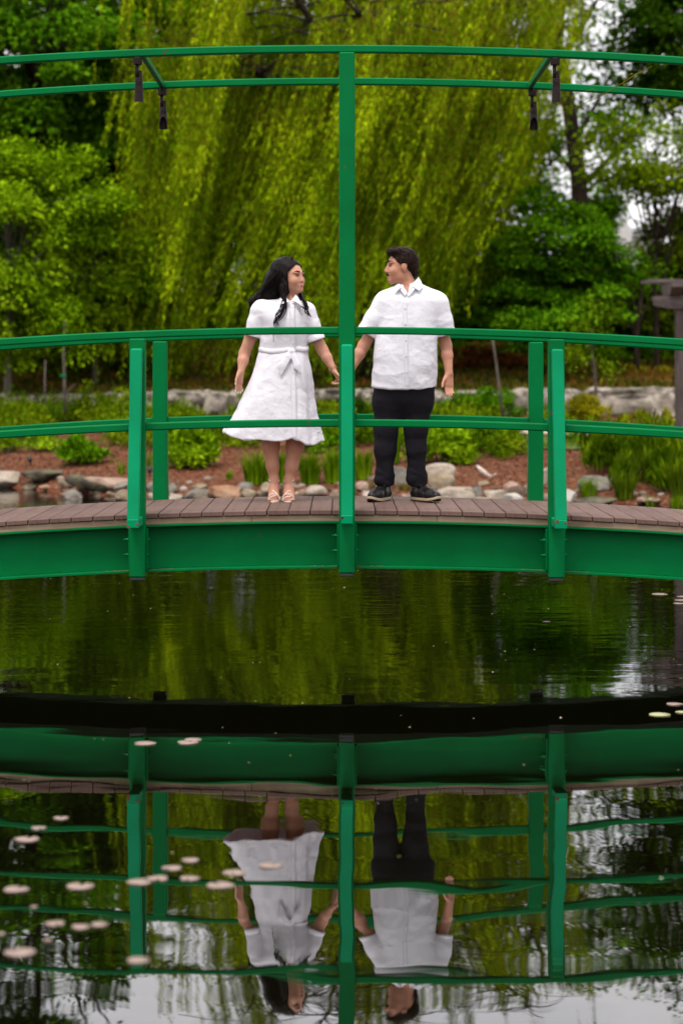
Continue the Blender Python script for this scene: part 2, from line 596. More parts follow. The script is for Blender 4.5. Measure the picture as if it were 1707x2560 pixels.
lawn_m = simple_mat('lawn', [(0.3, (0.045, 0.085, 0.005)), (0.7, (0.085, 0.13, 0.010))], 4, 0.9, 0.02, 60, src='Object')
path_m = simple_mat('pink_paving', [(0.3, (0.30, 0.21, 0.17)), (0.7, (0.42, 0.31, 0.26))], 5, 0.85, 0.003, 40)
xs = np.linspace(2.9, 9.5, 60)
tag(drape_sheet('lawn', xs, lambda x: 21.1 + 0.15 * np.sin(x * 3), lambda x: 25.0 + 0.3 * np.sin(x * 2) + 0 * x, 0.03, lawn_m, 14), kind='structure')
tag(drape_sheet('path', np.linspace(2.9, 9.5, 60), lambda x: 22.75 + 0 * x, lambda x: 23.45 + 0.04 * np.sin(x * 4), 0.06, path_m), kind='structure')
N = 14000
gx = rng.uniform(2.9, 9.0, N); gy = rng.uniform(21.0, 25.0, N)
k = (gy < 22.72) | (gy > 23.5)
gx, gy = gx[k], gy[k]
gp = np.stack([gx, gy, ground_z(gx, gy) + 0.03], 1)
d = rng.normal(size=gp.shape) * 0.35; d[:, 2] = 1
V, F = leaf_quads(gp, d, rng.normal(size=gp.shape), rng.uniform(0.04, 0.09, len(gp)), 0.012)
grass_m = leaf_mat('grass_blades', (0.045, 0.085, 0.004), (0.085, 0.14, 0.006), (0.14, 0.19, 0.012), 2.0, 0.3)
tag(mobj('grass', V, F, grass_m), 'short mown grass either side of the pink path', 'grass', kind='stuff')

# ------------------------------------------------------------------ footbridge
RB, WD, PITCH = 32.0, 1.53, 1.3513
XE = 5 * PITCH + 0.35                       # half length
DZ, HZ, MZ, OZ = 0.935, 2.1236, 1.526, 3.945
def drop(x):
    return (x + 0.05) ** 2 / (2 * RB)

def sweep(mb, x0, x1, yc, w, top, h, ch=0.005, seg=0.11):
    n = max(2, int(abs(x1 - x0) / seg) + 1)
    rings = []
    for x in np.linspace(x0, x1, n):
        zt = top - drop(x)
        y0, y1, z0, z1 = yc - w / 2, yc + w / 2, zt - h, zt
        rings.append([(x, y0 + ch, z0), (x, y0, z0 + ch), (x, y0, z1 - ch), (x, y0 + ch, z1), (x, y1 - ch, z1), (x, y1, z1 - ch), (x, y1, z0 + ch), (x, y1 - ch, z0)])
    return mb.loft(rings)

bridge = empty('footbridge', (0, 0, 0))
tag(bridge, 'arched green steel footbridge with brown deck boards and an overhead trellis', 'footbridge')
G = MAT['green']

# deck boards
bp = MB().box((0, 0, 0), (0.1358, WD, 0.032), 0.004)
board_me = bp.data('deck_board', MAT['deck'])
brng = random.Random(3)
k0, k1 = int((-XE + 0.0968) / 0.1409), int((XE + 0.0968) / 0.1409)
for k in range(k0, k1):
    xc = -0.0968 + 0.1409 * (k + 0.5)
    o = link('deck_board', board_me, bridge, (xc, WD / 2 + brng.uniform(-0.002, 0.002), DZ - 0.016 - drop(xc) + brng.uniform(-0.0012, 0.0012)))
    o.rotation_euler = (0, math.atan((xc + 0.05) / RB) + brng.uniform(-0.002, 0.002), brng.uniform(-0.0015, 0.0015))
# timber nailers under the board ends, in lengths
for yy in (0.012 + 0.03, WD - 0.012 - 0.03):
    for a, c in ((-XE, -3.35), (-3.347, -0.62), (-0.617, 0.583), (0.586, 3.0), (3.003, XE)):
        sweep(MB(), a, c, yy, 0.06, DZ - 0.034, 0.040, 0.003).build('timber_nailer', MAT['nailer'], bridge)
# joists across, seen from below in the water
for x in np.arange(-6, 6.1, 1.0):
    MB().box((x + 0.35, WD / 2, DZ - 0.034 - 0.05 - drop(x + 0.35)), (0.05, WD - 0.3, 0.10), 0.003).build('joist', G, bridge)

# girders: flange, web, flange
for sgn, yw in ((1, 0.0), (-1, WD)):
    g = MB()
    sweep(g, -XE, XE, yw + sgn * 0.103, 0.20, 0.861, 0.014, 0.002)
    sweep(g, -XE, XE, yw + sgn * 0.103, 0.010, 0.8465, 0.276, 0.001)
    sweep(g, -XE, XE, yw + sgn * 0.103, 0.20, 0.570, 0.016, 0.002)
    g.build('girder', G, bridge)

def make_post(x, side, tall):
    """side -1: towards the camera, +1: far side"""
    yc = -0.052 if side < 0 else WD + 0.052
    xo = 0.0 if side < 0 else 0.012
    x = x + xo
    dx = drop(x)
    zb = 0.533 - dx
    zt = (OZ - 0.05 - dx) if tall else (HZ - 0.05 - dx)
    p = MB().box((x, yc, (zb + zt - 0.0005) / 2), (0.102, 0.102, zt - zb - 0.0005), 0.007).build('post', G, bridge)
    MB().box((x, yc, zb - 0.0105), (0.095, 0.095, 0.0205), 0.004).build('end_cap', MAT['black_plastic'], p)
    # raking brace on an outrigger stub
    yo = yc + side * 0.051
    b = MB()
    z_top, z_bot = 2.01 - dx, 0.929 - dx
    hw = 0.0375
    y_t, y_b = yo + side * 0.004, yo + side * 0.225
    rings = []
    for z, y, w in ((z_bot, y_b, hw), (z_top - 0.012, y_t, hw), (z_top, y_t - side * 0.012, hw - 0.008)):
        yn, yf = y + side * 0.058, y - side * 0.006
        c = 0.005
        ring = [(x - w, yf, z), (x - w, yn - side * c, z), (x - w + c, yn, z), (x + w - c, yn, z), (x + w, yn - side * c, z), (x + w, yf, z)]
        rings.append(ring if side > 0 else ring[::-1])
    b.loft(rings)
    b.build('brace', MAT['green_new'], p)
    st = MB().box((x, yo + side * 0.147, 0.899 - dx), (0.0762, 0.290, 0.0575), 0.005).build('outrigger', MAT['green_new'], p)
    rr = random.Random(int(x * 100) + side)
    if side < 0:   # chipped paint on the end of the outrigger
        for q in range(2):
            ex = (-1 if rr.random() < 0.5 else 1) * (0.025 + 0.006 * rr.random())
            MB().box((x + ex, yo + side * 0.2925, 0.899 - dx + rr.uniform(-0.02, 0.02)), (0.012 + 0.01 * rr.random(), 0.002, 0.012 + 0.008 * rr.random()), 0.0008).build('rust_chip', MAT['rust'], p)
    # connection plates and bolts
    yin = yc - side * 0.052
    for sx in (-1, 1):
        MB().box((x + sx * 0.058, yin - side * 0.02, 0.709 - dx), (0.0125, 0.09, 0.268), 0.002).build('plate', G, p)
        for zz in (0.770, 0.672):
            m = MB()
            if sx < 0:
                m.tube([(x - 0.065, yin - side * -0.01, zz - dx), (x - 0.082, yin - side * -0.01, zz - dx)], 0.011, 6)
                m.tube([(x - 0.080, yin - side * -0.01, zz - dx), (x - 0.098, yin - side * -0.01, zz - dx)], 0.0055, 8)
            else:
                m.tube([(x + 0.065, yin - side * -0.01, zz - dx), (x + 0.0745, yin - side * -0.01, zz - dx)], 0.0115, 6)
            m.build('bolt', G, p)
    return p

# rust smears where the lower flange meets the plates
for i in range(-3, 4):
    for sg in (-1, 1):
        rr = random.Random(i * 7 + sg)
        for q in range(3):
            xx = i * PITCH + sg * (0.085 + 0.06 * q + 0.02 * rr.random())
            MB().box((xx, 0.0025 + 0.012, 0.5708 - drop(xx)), (0.02 + 0.04 * rr.random(), 0.02, 0.0016), 0.0005).build('rust_stain', MAT['rust'], bridge)

for side in (-1, 1):
    for i in range(-5, 6):
        make_post(i * PITCH, side, i % 2 == 0)
for side in (-1, 1):
    yc = -0.052 if side < 0 else WD + 0.052
    xo = 0 if side < 0 else 0.012
    # handrail in lengths between the tall posts
    for i in range(-4, 4, 2):
        r = sweep(MB(), i * PITCH + 0.0515 + xo, (i + 2) * PITCH - 0.0515 + xo, yc, 0.05, HZ, 0.048, 0.008).build('handrail', G, bridge)
        for xx, sg in ((i * PITCH + 0.0515 + xo, 1), ((i + 2) * PITCH - 0.0515 + xo, -1)):
            w = MB()
            for zz in (HZ - 0.002, HZ - 0.046):
                w.tube([(xx + sg * 0.003, yc - 0.022, zz - drop(xx)), (xx + sg * 0.003, yc + 0.022, zz - drop(xx))], 0.006, 6)
            w.build('weld_bead', G, r)
    for i in range(-5, 5):
        r = sweep(MB(), i * PITCH + 0.0515 + xo, (i + 1) * PITCH - 0.0515 + xo, yc, 0.05, MZ, 0.050, 0.008).build('middle_rail', G, bridge)
        for xx, sg in ((i * PITCH + 0.0515 + xo, 1), ((i + 1) * PITCH - 0.0515 + xo, -1)):
            w = MB()
            for zz in (MZ - 0.002, MZ - 0.048):
                w.tube([(xx + sg * 0.003, yc - 0.022, zz - drop(xx)), (xx + sg * 0.003, yc + 0.022, zz - drop(xx))], 0.006, 6)
            w.build('weld_bead', G, r)
    sweep(MB(), -XE, XE, yc, 0.052, OZ, 0.051, 0.008).build('overhead_beam', G, bridge)
for i in range(-3, 4):
    if i == 0:
        continue
    x = i * PITCH - (0.03 if i > 0 else -0.03)
    MB().box((x, WD / 2, OZ - 0.030 - drop(x)), (0.034, WD + 0.104 - 0.054, 0.040), 0.004).build('cross_bar', G, bridge)

# ------------------------------------------------------------------ spotlights under the overhead beams
def spotlight(x, y, face, label):
    """face: -1 opening towards the camera, +1 away"""
    z = OZ - 0.052 - drop(x)
    r = empty('spotlight', (x, y, z))
    tag(r, label, 'spotlight', 'spotlights under the overhead beams')
    def lathe(mb, prof, n=20, cx=0.0, cy=0.0):
        rings = [[(cx + rr * math.cos(2 * math.pi * k / n), cy + rr * math.sin(2 * math.pi * k / n), zz) for k in range(n)] for zz, rr in prof]
        return mb.loft(rings)
    lathe(MB(), [(-0.047, 0.026), (-0.045, 0.0305), (-0.030, 0.0315), (-0.006, 0.032), (0.0, 0.030)]).build('mount', MAT['bronze'], r, False)
    lathe(MB(), [(-0.135, 0.012), (-0.047, 0.0125)], cx=-0.004).build('stem', MAT['bronze'], r, True)
    # knuckle: half cylinder beside the stem
    kx = 0.013
    kn = MB()
    rings = []
    for zz in (-0.155, -0.088):
        rings.append([(kx + 0.017 * math.cos(a), 0.020 * math.sin(a), zz) for a in np.linspace(-math.pi / 2, math.pi / 2, 9)] + [(kx - 0.003, 0.018, zz), (kx - 0.003, -0.018, zz)])
    kn.loft(rings).build('knuckle', MAT['bronze'], r)
    # body with a slanting shroud opening
    n = 28
    body = MB()
    prof = [(-0.132, 0.0215), (-0.135, 0.0245), (-0.163, 0.0255), (-0.165, 0.0235), (-0.168, 0.0235), (-0.170, 0.0258), (-0.176, 0.0258), (-0.1775, 0.024), (-0.180, 0.024), (-0.1815, 0.0265)]
    rings = []
    ox = 0.008
    for zz, rr in prof:
        rings.append([(ox + rr * math.cos(2 * math.pi * k / n), rr * math.sin(2 * math.pi * k / n), zz) for k in range(n)])
    outer, inner = [], []
    for k in range(n):
        a = 2 * math.pi * k / n
        t = 0.5 + 0.5 * math.sin(a) * face      # 1 on the open side
        zz = -0.290 + 0.085 * max(0.0, 2 * t - 1.0) ** 0.8
        outer.append((ox + 0.0295 * math.cos(a), 0.0295 * math.sin(a), zz))
        inner.append((ox + 0.0265 * math.cos(a), 0.0265 * math.sin(a), zz + 0.0005))
    rings += [outer, inner, [(ox + 0.0235 * math.cos(2 * math.pi * k / n), 0.0235 * math.sin(2 * math.pi * k / n), -0.190) for k in range(n)]]
    body.loft(rings[::-1]).build('lamp_body', MAT['bronze'], r, False)
    lathe(MB(), [(-0.196, 0.020), (-0.192, 0.0225)], cx=ox).build('lens', MAT['black_plastic'], r)
    return r

yf = WD + 0.052
spotlight(-1.352, -0.052, 1, 'dark bronze spotlight under the near overhead beam, beyond the woman')['label'] = 'dark bronze spotlight with closed side showing, under near beam on the woman\'s side'
spotlight(-1.325, yf, -1, 'dark bronze spotlight with open slanted hood, under far beam on the woman\'s side')
spotlight(1.340, yf, -1, 'dark bronze spotlight with open slanted hood, under far beam on the man\'s side')
spotlight(1.345, -0.052, 1, 'dark bronze spotlight with closed side showing, under near beam on the man\'s side')

# ------------------------------------------------------------------ trees
def unit(n, r):
    v = r.normal(size=(n, 3))
    return v / np.linalg.norm(v, axis=1, keepdims=True)

def bez(a, b, c, n):
    t = np.linspace(0, 1, n)[:, None]
    return (1 - t) ** 2 * a + 2 * t * (1 - t) * b + t * t * c

def broadleaf(name, label, base, centre, radii, n_clump, n_leaf, L, mat, seed, bark='bark', r0=0.18, flat=0.5, clump=0.75, hollow=0.45, cat='tree', group=None, n_limb=26, lean=0.0, squash_bottom=0.75, trunk_pts=None, droop=0.5):
    """trunk with limbs that reach the leaf clumps, and a crown of single leaves"""
    r = np.random.default_rng(seed)
    base = np.asarray(base, float); centre = np.asarray(centre, float); radii = np.asarray(radii, float)
    root = empty(name, base)
    u = unit(n_clump, r)
    rad = hollow + (1 - hollow) * r.random(n_clump) ** 0.6
    rad *= 1 + 0.22 * vnoise(u * 2.3 + seed, seed)
    u[:, 2] = np.where(u[:, 2] < 0, u[:, 2] * squash_bottom, u[:, 2])
    C = centre + u * radii * rad[:, None]
    # crown
    cs = clump * r.uniform(0.6, 1.25, n_clump)
    k = np.repeat(np.arange(n_clump), n_leaf)
    q = unit(len(k), r) * (r.random(len(k)) ** 0.45)[:, None]
    q[:, 2] *= flat
    out = C[k] - centre
    out /= np.maximum(np.linalg.norm(out, axis=1, keepdims=True), 1e-6)
    P = C[k] + q * cs[k][:, None]
    P[:, 2] -= 0.18 * cs[k] * (q[:, 0] ** 2 + q[:, 1] ** 2) * 2
    d = q * 1.0 + out * 0.5 + r.normal(size=P.shape) * 0.55
    d[:, 2] -= droop
    n_ = np.array([0, 0, 1.0]) + out * 0.55 + r.normal(size=P.shape) * 0.45
    Ls = L * r.uniform(0.6, 1.25, len(P))
    V, F = leaf_quads(P - base, d, n_, Ls, Ls * 0.62)
    c = mobj('crown', V, F, mat, root)
    c['kind'] = 'stuff'
    # wood
    tr = MB()
    top = centre + np.array([0, 0, radii[2] * 0.55])
    if trunk_pts is None:
        midp = (base + top) / 2 + np.array([lean, r.normal() * 0.15, 0])
        tp = bez(base - [0, 0, 0.3], midp, top, 12)
    else:
        tp = np.asarray(trunk_pts, float)
    rr = np.linspace(r0, r0 * 0.22, len(tp))
    rr[0] *= 1.35
    tr.tube((tp - base).tolist(), rr.tolist(), 10)
    pick = r.choice(n_clump, min(n_limb, n_clump), replace=False)
    for i in pick:
        ft = r.uniform(0.3, 0.92)
        j = int(ft * (len(tp) - 1))
        a = tp[j]
        if C[i][2] < a[2] - 0.3:
            j = max(2, int(0.35 * (len(tp) - 1))); a = tp[j]
        m = (a + C[i]) / 2 + np.array([0, 0, 0.25 * np.linalg.norm(C[i] - a) * r.uniform(0, 1)])
        w = rr[j] * r.uniform(0.35, 0.6)
        tr.tube((bez(a, m, C[i], 7) - base).tolist(), np.linspace(w, max(0.008, w * 0.15), 7).tolist(), 6)
    tr.build('trunk', MAT[bark], root, True)
    tag(root, label, cat, group)
    return root

LM = {
    'willow': leaf_mat('willow_leaf', (0.026, 0.075, 0.0008), (0.135, 0.255, 0.002), (0.420, 0.540, 0.006), 0.8, 0.40, 0.7, 0.05),
    'maple': leaf_mat('maple_leaf', (0.020, 0.068, 0.001), (0.062, 0.175, 0.003), (0.140, 0.300, 0.008), 0.7, 0.38, 0.7, 0.06),
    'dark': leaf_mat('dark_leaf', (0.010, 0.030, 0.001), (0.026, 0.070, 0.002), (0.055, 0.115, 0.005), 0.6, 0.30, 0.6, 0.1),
    'lime': leaf_mat('lime_leaf', (0.050, 0.125, 0.001), (0.150, 0.285, 0.003), (0.310, 0.450, 0.010), 0.9, 0.42, 0.7, 0.06),
    'green': leaf_mat('fresh_leaf', (0.030, 0.095, 0.0006), (0.075, 0.190, 0.002), (0.150, 0.295, 0.006), 0.8, 0.40, 0.7, 0.06),
    'olive': leaf_mat('olive_leaf', (0.042, 0.085, 0.001), (0.105, 0.175, 0.003), (0.205, 0.285, 0.008), 0.8, 0.42, 0.7, 0.06),
    'yellow': leaf_mat('yellow_leaf', (0.12, 0.13, 0.003), (0.26, 0.24, 0.006), (0.40, 0.34, 0.012), 2.5, 0.35),
    'red': leaf_mat('russet_leaf', (0.06, 0.020, 0.008), (0.15, 0.045, 0.012), (0.22, 0.10, 0.02), 2.5, 0.3),
    'purple': leaf_mat('purple_petal', (0.05, 0.012, 0.07), (0.12, 0.03, 0.16), (0.22, 0.08, 0.26), 4.0, 0.3),
}

def gbase(x, y):
    return np.array([x, y, float(ground_z(x, y))])

def weeping_willow():
    r = np.random.default_rng(41)
    base = gbase(0.75, 29.9)
    root = empty('weeping_willow', base)
    tag(root, 'large weeping willow with long yellow-green strands hanging behind the couple', 'tree')
    # scaffold
    wood = MB()
    tp = np.array([base - [0, 0, 0.3], base + [0.05, 0, 1.2], base + [-0.1, 0.1, 2.6], base + [0.05, 0, 3.9]])
    tp = np.vstack([bez(tp[0], tp[1], tp[2], 6)[:-1], bez(tp[2], (tp[2] + tp[3]) / 2, tp[3], 4)])
    wood.tube((tp - base).tolist(), np.linspace(0.42, 0.30, len(tp)).tolist(), 12)
    fork = tp[-1]
    anchors = []
    nl = 17
    for i in range(nl):
        a = 2 * math.pi * i / nl + r.uniform(-0.2, 0.2)
        reach = r.uniform(2.4, 4.3) if i % 3 else r.uniform(1.0, 2.0)
        top = np.array([math.cos(a) * reach * (1.12 if math.cos(a) > 0 else 0.92), math.sin(a) * reach * 0.75, 0]) + [base[0] - 0.95, base[1], 0]
        top[2] = (r.uniform(8.6, 11.4) if reach > 2.2 else r.uniform(10.4, 13.0)) - 0.18 * reach - (1.3 if math.cos(a) * reach < -2.2 else 0)
        m = (fork + top) / 2 + np.array([0, 0, 1.6])
        pts = bez(fork, m, top, 14)
        w = r.uniform(0.10, 0.17)
        wood.tube((pts - base).tolist(), np.linspace(w, 0.025, 14).tolist(), 7)
        for j in range(5, 14):
            anchors.append(pts[j])
            for q in range(3):       # side branchlets arching out
                off = np.array([r.normal() * 0.95, r.normal() * 0.8, r.uniform(-0.25, 0.5)])
                e = pts[j] + off
                wood.tube((bez(pts[j], (pts[j] + e) / 2 + [0, 0, 0.22], e, 5) - base).tolist(), np.linspace(w * 0.25, 0.009, 5).tolist(), 5)
                anchors.append(e)
    wood.build('trunk', MAT['bark'], root, True)
    A = np.array(anchors)
    # hanging strands in bunches
    tw = MB()
    LP, LD, LN, LL = [], [], [], []
    VV, FF, base_i = [], [], 0
    for ia, a in enumerate(A):
        centre_gap = -1.75 < a[0] < 0.15 and a[1] < base[1] + 0.6
        if r.random() > (0.16 if centre_gap else 0.52):
            continue
        ns = int(r.integers(8, 19))
        bunch_len = r.uniform(2.4, 8.2)
        sway = -0.07 - 0.060 * (a[0] + 3.5) * r.uniform(0.3, 1.35)    # the breeze carries the open side further
        sway = np.clip(sway, -0.50, 0.05)
        for s in range(ns):
            st = a + np.array([r.normal() * 0.17, r.normal() * 0.20, r.normal() * 0.1])
            floor = 1.45 + 1.5 * r.random() ** 1.5 + (0.5 if st[0] > 3.0 else 0)
            ln = min(bunch_len * r.uniform(0.6, 1.15), st[2] - floor)
            if ln < 0.6:
                continue
            K = int(ln / 0.16) + 3
            t = np.linspace(0, 1, K)
            od = r.normal() * 0.11
            arch = 0.35 * r.random()
            path = np.zeros((K, 3))
            path[:, 0] = st[0] + (arch * np.sign(st[0] + 0.6) * (1 - np.exp(-4 * t))) + sway * ln * t ** 1.35 + od * ln * 0.25 * t ** 1.5 + 0.05 * np.sin(t * ln * 1.7 + r.uniform(0, 6))
            path[:, 0] += 0.10 * np.sin(t * ln * 0.9 + r.uniform(0, 6)) * t
            path[:, 1] = st[1] + r.normal() * 0.12 * ln * t + 0.05 * np.sin(t * ln * 1.9 + r.uniform(0, 6))
            path[:, 2] = st[2] + 0.12 * np.sin(np.minimum(t * 6, math.pi)) - ln * t
            # twig: thin three sided tube
            w = np.linspace(0.0075, 0.003, K)
            ring = np.array([[1, 0, 0], [-0.5, 0.866, 0], [-0.5, -0.866, 0]])
            v = (path[:, None] - base + ring[None] * w[:, None, None]).reshape(-1, 3)
            ii = np.arange(K - 1)[:, None] * 3
            f = np.concatenate([ii + np.array([[c, (c + 1) % 3, 3 + (c + 1) % 3, 3 + c]]) for c in range(3)], 0) + base_i
            VV.append(v); FF.append(f); base_i += len(v)
            # leaves in pairs, with short side shoots
            nlf = int(ln * 36)
            u = r.random(nlf) ** 0.85
            idx = u * (K - 1)
            i0 = np.minimum(idx.astype(int), K - 2)
            fr = (idx - i0)[:, None]
            p = path[i0] * (1 - fr) + path[i0 + 1] * fr
            tan = path[i0 + 1] - path[i0]
            tan /= np.linalg.norm(tan, axis=1, keepdims=True)
            side = r.normal(size=(nlf, 3)); side[:, 2] *= 0.25
            side /= np.linalg.norm(side, axis=1, keepdims=True)
            dd = tan * 1.0 + side * 0.48 + np.array([0, 0, -0.2])
            p = p + side * (r.random((nlf, 1)) ** 2 * 0.085)
            LP.append(p); LD.append(dd); LN.append(side * 0.4 + r.normal(size=(nlf, 3)) * 0.5 + [0, -0.2, 0.5]); LL.append(r.uniform(0.06, 0.125, nlf))
    P = np.concatenate(LP); D_ = np.concatenate(LD); N_ = np.concatenate(LN); L_ = np.concatenate(LL)
    V, F = leaf_quads(P - base, D_, N_, L_, L_ * 0.25)
    c = mobj('crown', V, F, LM['willow'], root)
    c['kind'] = 'stuff'
    t = mobj('hanging_twigs', np.concatenate(VV), np.concatenate(FF), MAT['twig'], root)
    t['kind'] = 'stuff'
    return len(P)

print('willow leaves', weeping_willow())

def tree_at(name, label, px, py, D, rx, rz, ry, **kw):
    """crown centre at pixel (px,py) and distance D"""
    c = at(px, py, D)
    b = gbase(c[0] + kw.pop('bx', 0.0), c[1])
    return broadleaf(name, label, b, c, (rx, ry, rz), **kw)

# maples, tall trees and understorey around the willow
tree_at('maple_tree', 'dense dark green maple filling the upper corner beyond the woman', 90, 20, 47.0, 3.1, 5.0, 3.0, n_clump=130, n_leaf=420, L=0.16, mat=LM['maple'], seed=5, clump=0.85, flat=0.42, r0=0.25)
tree_at('young_tree', 'light green young tree below the dark maple at the frame edge', 20, 620, 42.0, 2.1, 2.3, 1.6, n_clump=85, n_leaf=380, L=0.11, mat=LM['lime'], seed=6, clump=0.62, flat=0.55, r0=0.09, bark='bark_grey', squash_bottom=0.9)
tree_at('young_tree', 'bright young tree between the frame edge tree and the willow', 240, 690, 43.5, 1.25, 1.7, 1.2, n_clump=70, n_leaf=320, L=0.11, mat=LM['lime'], seed=16, clump=0.5, flat=0.6, r0=0.06, bark='bark_grey', squash_bottom=0.9)
tree_at('understorey_tree', 'dim green understorey tree low behind the paired saplings', 130, 850, 46.0, 2.6, 0.9, 1.3, n_clump=70, n_leaf=240, L=0.13, mat=LM['olive'], seed=26, clump=0.6, flat=0.6, r0=0.07)
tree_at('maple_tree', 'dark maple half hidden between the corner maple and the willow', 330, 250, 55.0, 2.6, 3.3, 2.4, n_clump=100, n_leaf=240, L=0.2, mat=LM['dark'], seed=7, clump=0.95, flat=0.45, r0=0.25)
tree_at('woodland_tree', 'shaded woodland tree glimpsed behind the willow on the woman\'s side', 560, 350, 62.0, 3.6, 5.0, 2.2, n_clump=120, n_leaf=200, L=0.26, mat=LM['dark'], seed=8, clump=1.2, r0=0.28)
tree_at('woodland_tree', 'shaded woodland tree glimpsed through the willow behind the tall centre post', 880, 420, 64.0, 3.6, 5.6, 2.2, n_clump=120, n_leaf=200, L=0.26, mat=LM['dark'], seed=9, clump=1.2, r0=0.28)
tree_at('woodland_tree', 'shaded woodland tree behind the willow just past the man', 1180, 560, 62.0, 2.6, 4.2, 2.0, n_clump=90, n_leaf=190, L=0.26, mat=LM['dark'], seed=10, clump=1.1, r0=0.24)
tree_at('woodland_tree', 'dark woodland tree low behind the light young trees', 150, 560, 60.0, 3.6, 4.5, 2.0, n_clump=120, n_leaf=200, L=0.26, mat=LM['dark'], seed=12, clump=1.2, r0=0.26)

# open tall tree with forked trunk against the sky
DT = 54.0
tpts = [at(1462, 900, DT), at(1456, 640, DT), at(1446, 450, DT), at(1430, 330, DT), at(1416, 230, DT), at(1398, 130, DT), at(1375, 40, DT), at(1352, -60, DT), at(1345, -140, DT), at(1360, -230, DT)]
tpts[0] = gbase(tpts[0][0], tpts[0][1])
def tall_open_tree():
    r = np.random.default_rng(77)
    base = tpts[0]
    root = empty('tall_tree', base)
    tag(root, 'tall open-crowned tree with forked grey trunk against the pale sky', 'tree')
    T = np.array(tpts)
    # smooth the trunk
    tt = np.linspace(0, len(T) - 1, 40)
    S = np.stack([np.interp(tt, np.arange(len(T)), T[:, i]) for i in range(3)], 1)
    wood = MB()
    rad = np.interp(tt, [0, 2, 5, 9], [0.27, 0.20, 0.15, 0.05])
    wood.tube((S - base).tolist(), rad.tolist(), 10)
    ends = []
    main = [((1398, 130), (1404, 60), (1412, -40), 0.0), ((1402, 140), (1470, 60), (1520, -60), 0.3), ((1424, 285), (1375, 210), (1318, 150), -0.4), ((1436, 345), (1490, 270), (1530, 170), 0.5),
            ((1446, 450), (1400, 380), (1340, 330), 0.6), ((1400, 140), (1330, 60), (1290, -40), 0.8), ((1448, 470), (1540, 380), (1610, 300), -0.6), ((1440, 390), (1540, 250), (1650, 180), 0.6),
            ((1380, 50), (1450, -60), (1560, -140), -0.8), ((1360, -20), (1300, -120), (1240, -200), 0.5), ((1350, -100), (1420, -150), (1480, -210), 0.2), ((1350, -100), (1300, -170), (1260, -220), -0.5), ((1520, -60), (1580, -80), (1650, -120), 0.4), ((1560, -120), (1620, -150), (1690, -180), 0.1)]
    for a, b, c, dy in main:
        A, B, C = at(*a, DT), at(*b, DT + dy), at(*c, DT + 2 * dy)
        pts = bez(A, B, C, 9)
        wood.tube((pts - base).tolist(), np.linspace(0.085, 0.018, 9).tolist(), 7)
        for j in range(3, 9):
            for q in range(4):
                e = pts[j] + r.normal(size=3) * np.array([0.8, 0.8, 0.55])
                wood.tube((bez(pts[j], (pts[j] + e) / 2 + [0, 0, 0.12], e, 4) - base).tolist(), np.linspace(0.018, 0.006, 4).tolist(), 4)
                ends.append(e)
    wood.build('trunk', MAT['bark'], root, True)
    E = np.array(ends)
    k = np.repeat(np.arange(len(E)), 34)
    q = unit(len(k), r) * (r.random(len(k)) ** 0.5)[:, None] * np.array([0.48, 0.48, 0.26])
    P = E[k] + q
    tx = np.interp(P[:, 2], S[::, 2], S[:, 0])
    keep = (np.abs(P[:, 0] - tx) > 0.30) | (r.random(len(P)) < 0.25)
    P, q = P[keep], q[keep]
    d = q + r.normal(size=P.shape) * 0.3; d[:, 2] -= 0.35
    n_ = np.array([0, -0.2, 1.0]) + r.normal(size=P.shape) * 0.5
    Ls = r.uniform(0.09, 0.19, len(P))
    V, F = leaf_quads(P - base, d, n_, Ls, Ls * 0.68)
    c = mobj('crown', V, F, LM['green'], root)
    c['kind'] = 'stuff'
tall_open_tree()

tree_at('maple_tree', 'very dark maple crown cut by the upper corner on the man\'s side', 1712, 60, 49.0, 1.45, 2.5, 2.0, n_clump=70, n_leaf=190, L=0.17, mat=LM['dark'], seed=21, clump=0.75, flat=0.45, r0=0.2, bx=2.4)
tree_at('japanese_maple', 'dense layered dark green maple beside the willow, behind the far rail', 1385, 690, 45.0, 1.50, 1.65, 1.5, n_clump=80, n_leaf=330, L=0.12, mat=LM['maple'], seed=22, clump=0.62, flat=0.28, r0=0.09, squash_bottom=0.9, hollow=0.25)
tree_at('small_tree', 'airy yellow-green tree with several stems above the pergola', 1640, 395, 47.0, 1.65, 1.15, 1.4, n_clump=80, n_leaf=85, L=0.12, mat=LM['olive'], seed=23, clump=0.55, flat=0.5, r0=0.07, bark='bark')
tree_at('understorey_tree', 'leafy understorey tree between the rounded maple and the airy tree', 1620, 740, 50.0, 1.6, 0.9, 1.2, n_clump=70, n_leaf=200, L=0.15, mat=LM['olive'], seed=24, clump=0.8, r0=0.1)
tree_at('small_tree', 'slim olive-green tree cut by the frame edge above the pergola beam', 1705, 610, 48.0, 0.8, 1.0, 0.9, n_clump=50, n_leaf=140, L=0.12, mat=LM['olive'], seed=33, clump=0.45, r0=0.06)
tree_at('small_tree', 'light green tree top between the tall trunk and the white gable', 1496, 535, 60.0, 0.62, 0.75, 0.7, n_clump=30, n_leaf=150, L=0.14, mat=LM['green'], seed=34, clump=0.4, r0=0.07)
tree_at('understorey_tree', 'dark understorey tree low behind the pergola post', 1690, 790, 52.0, 2.2, 1.1, 1.4, n_clump=80, n_leaf=200, L=0.16, mat=LM['green'], seed=25, clump=0.7, r0=0.08)
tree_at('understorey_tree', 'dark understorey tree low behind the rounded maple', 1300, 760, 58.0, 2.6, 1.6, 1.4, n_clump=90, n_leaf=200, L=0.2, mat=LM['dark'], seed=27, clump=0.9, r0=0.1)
tree_at('understorey_tree', 'dark understorey tree low behind the willow skirts', 700, 800, 60.0, 4.6, 1.5, 1.6, n_clump=120, n_leaf=200, L=0.22, mat=LM['dark'], seed=28, clump=0.95, r0=0.1)

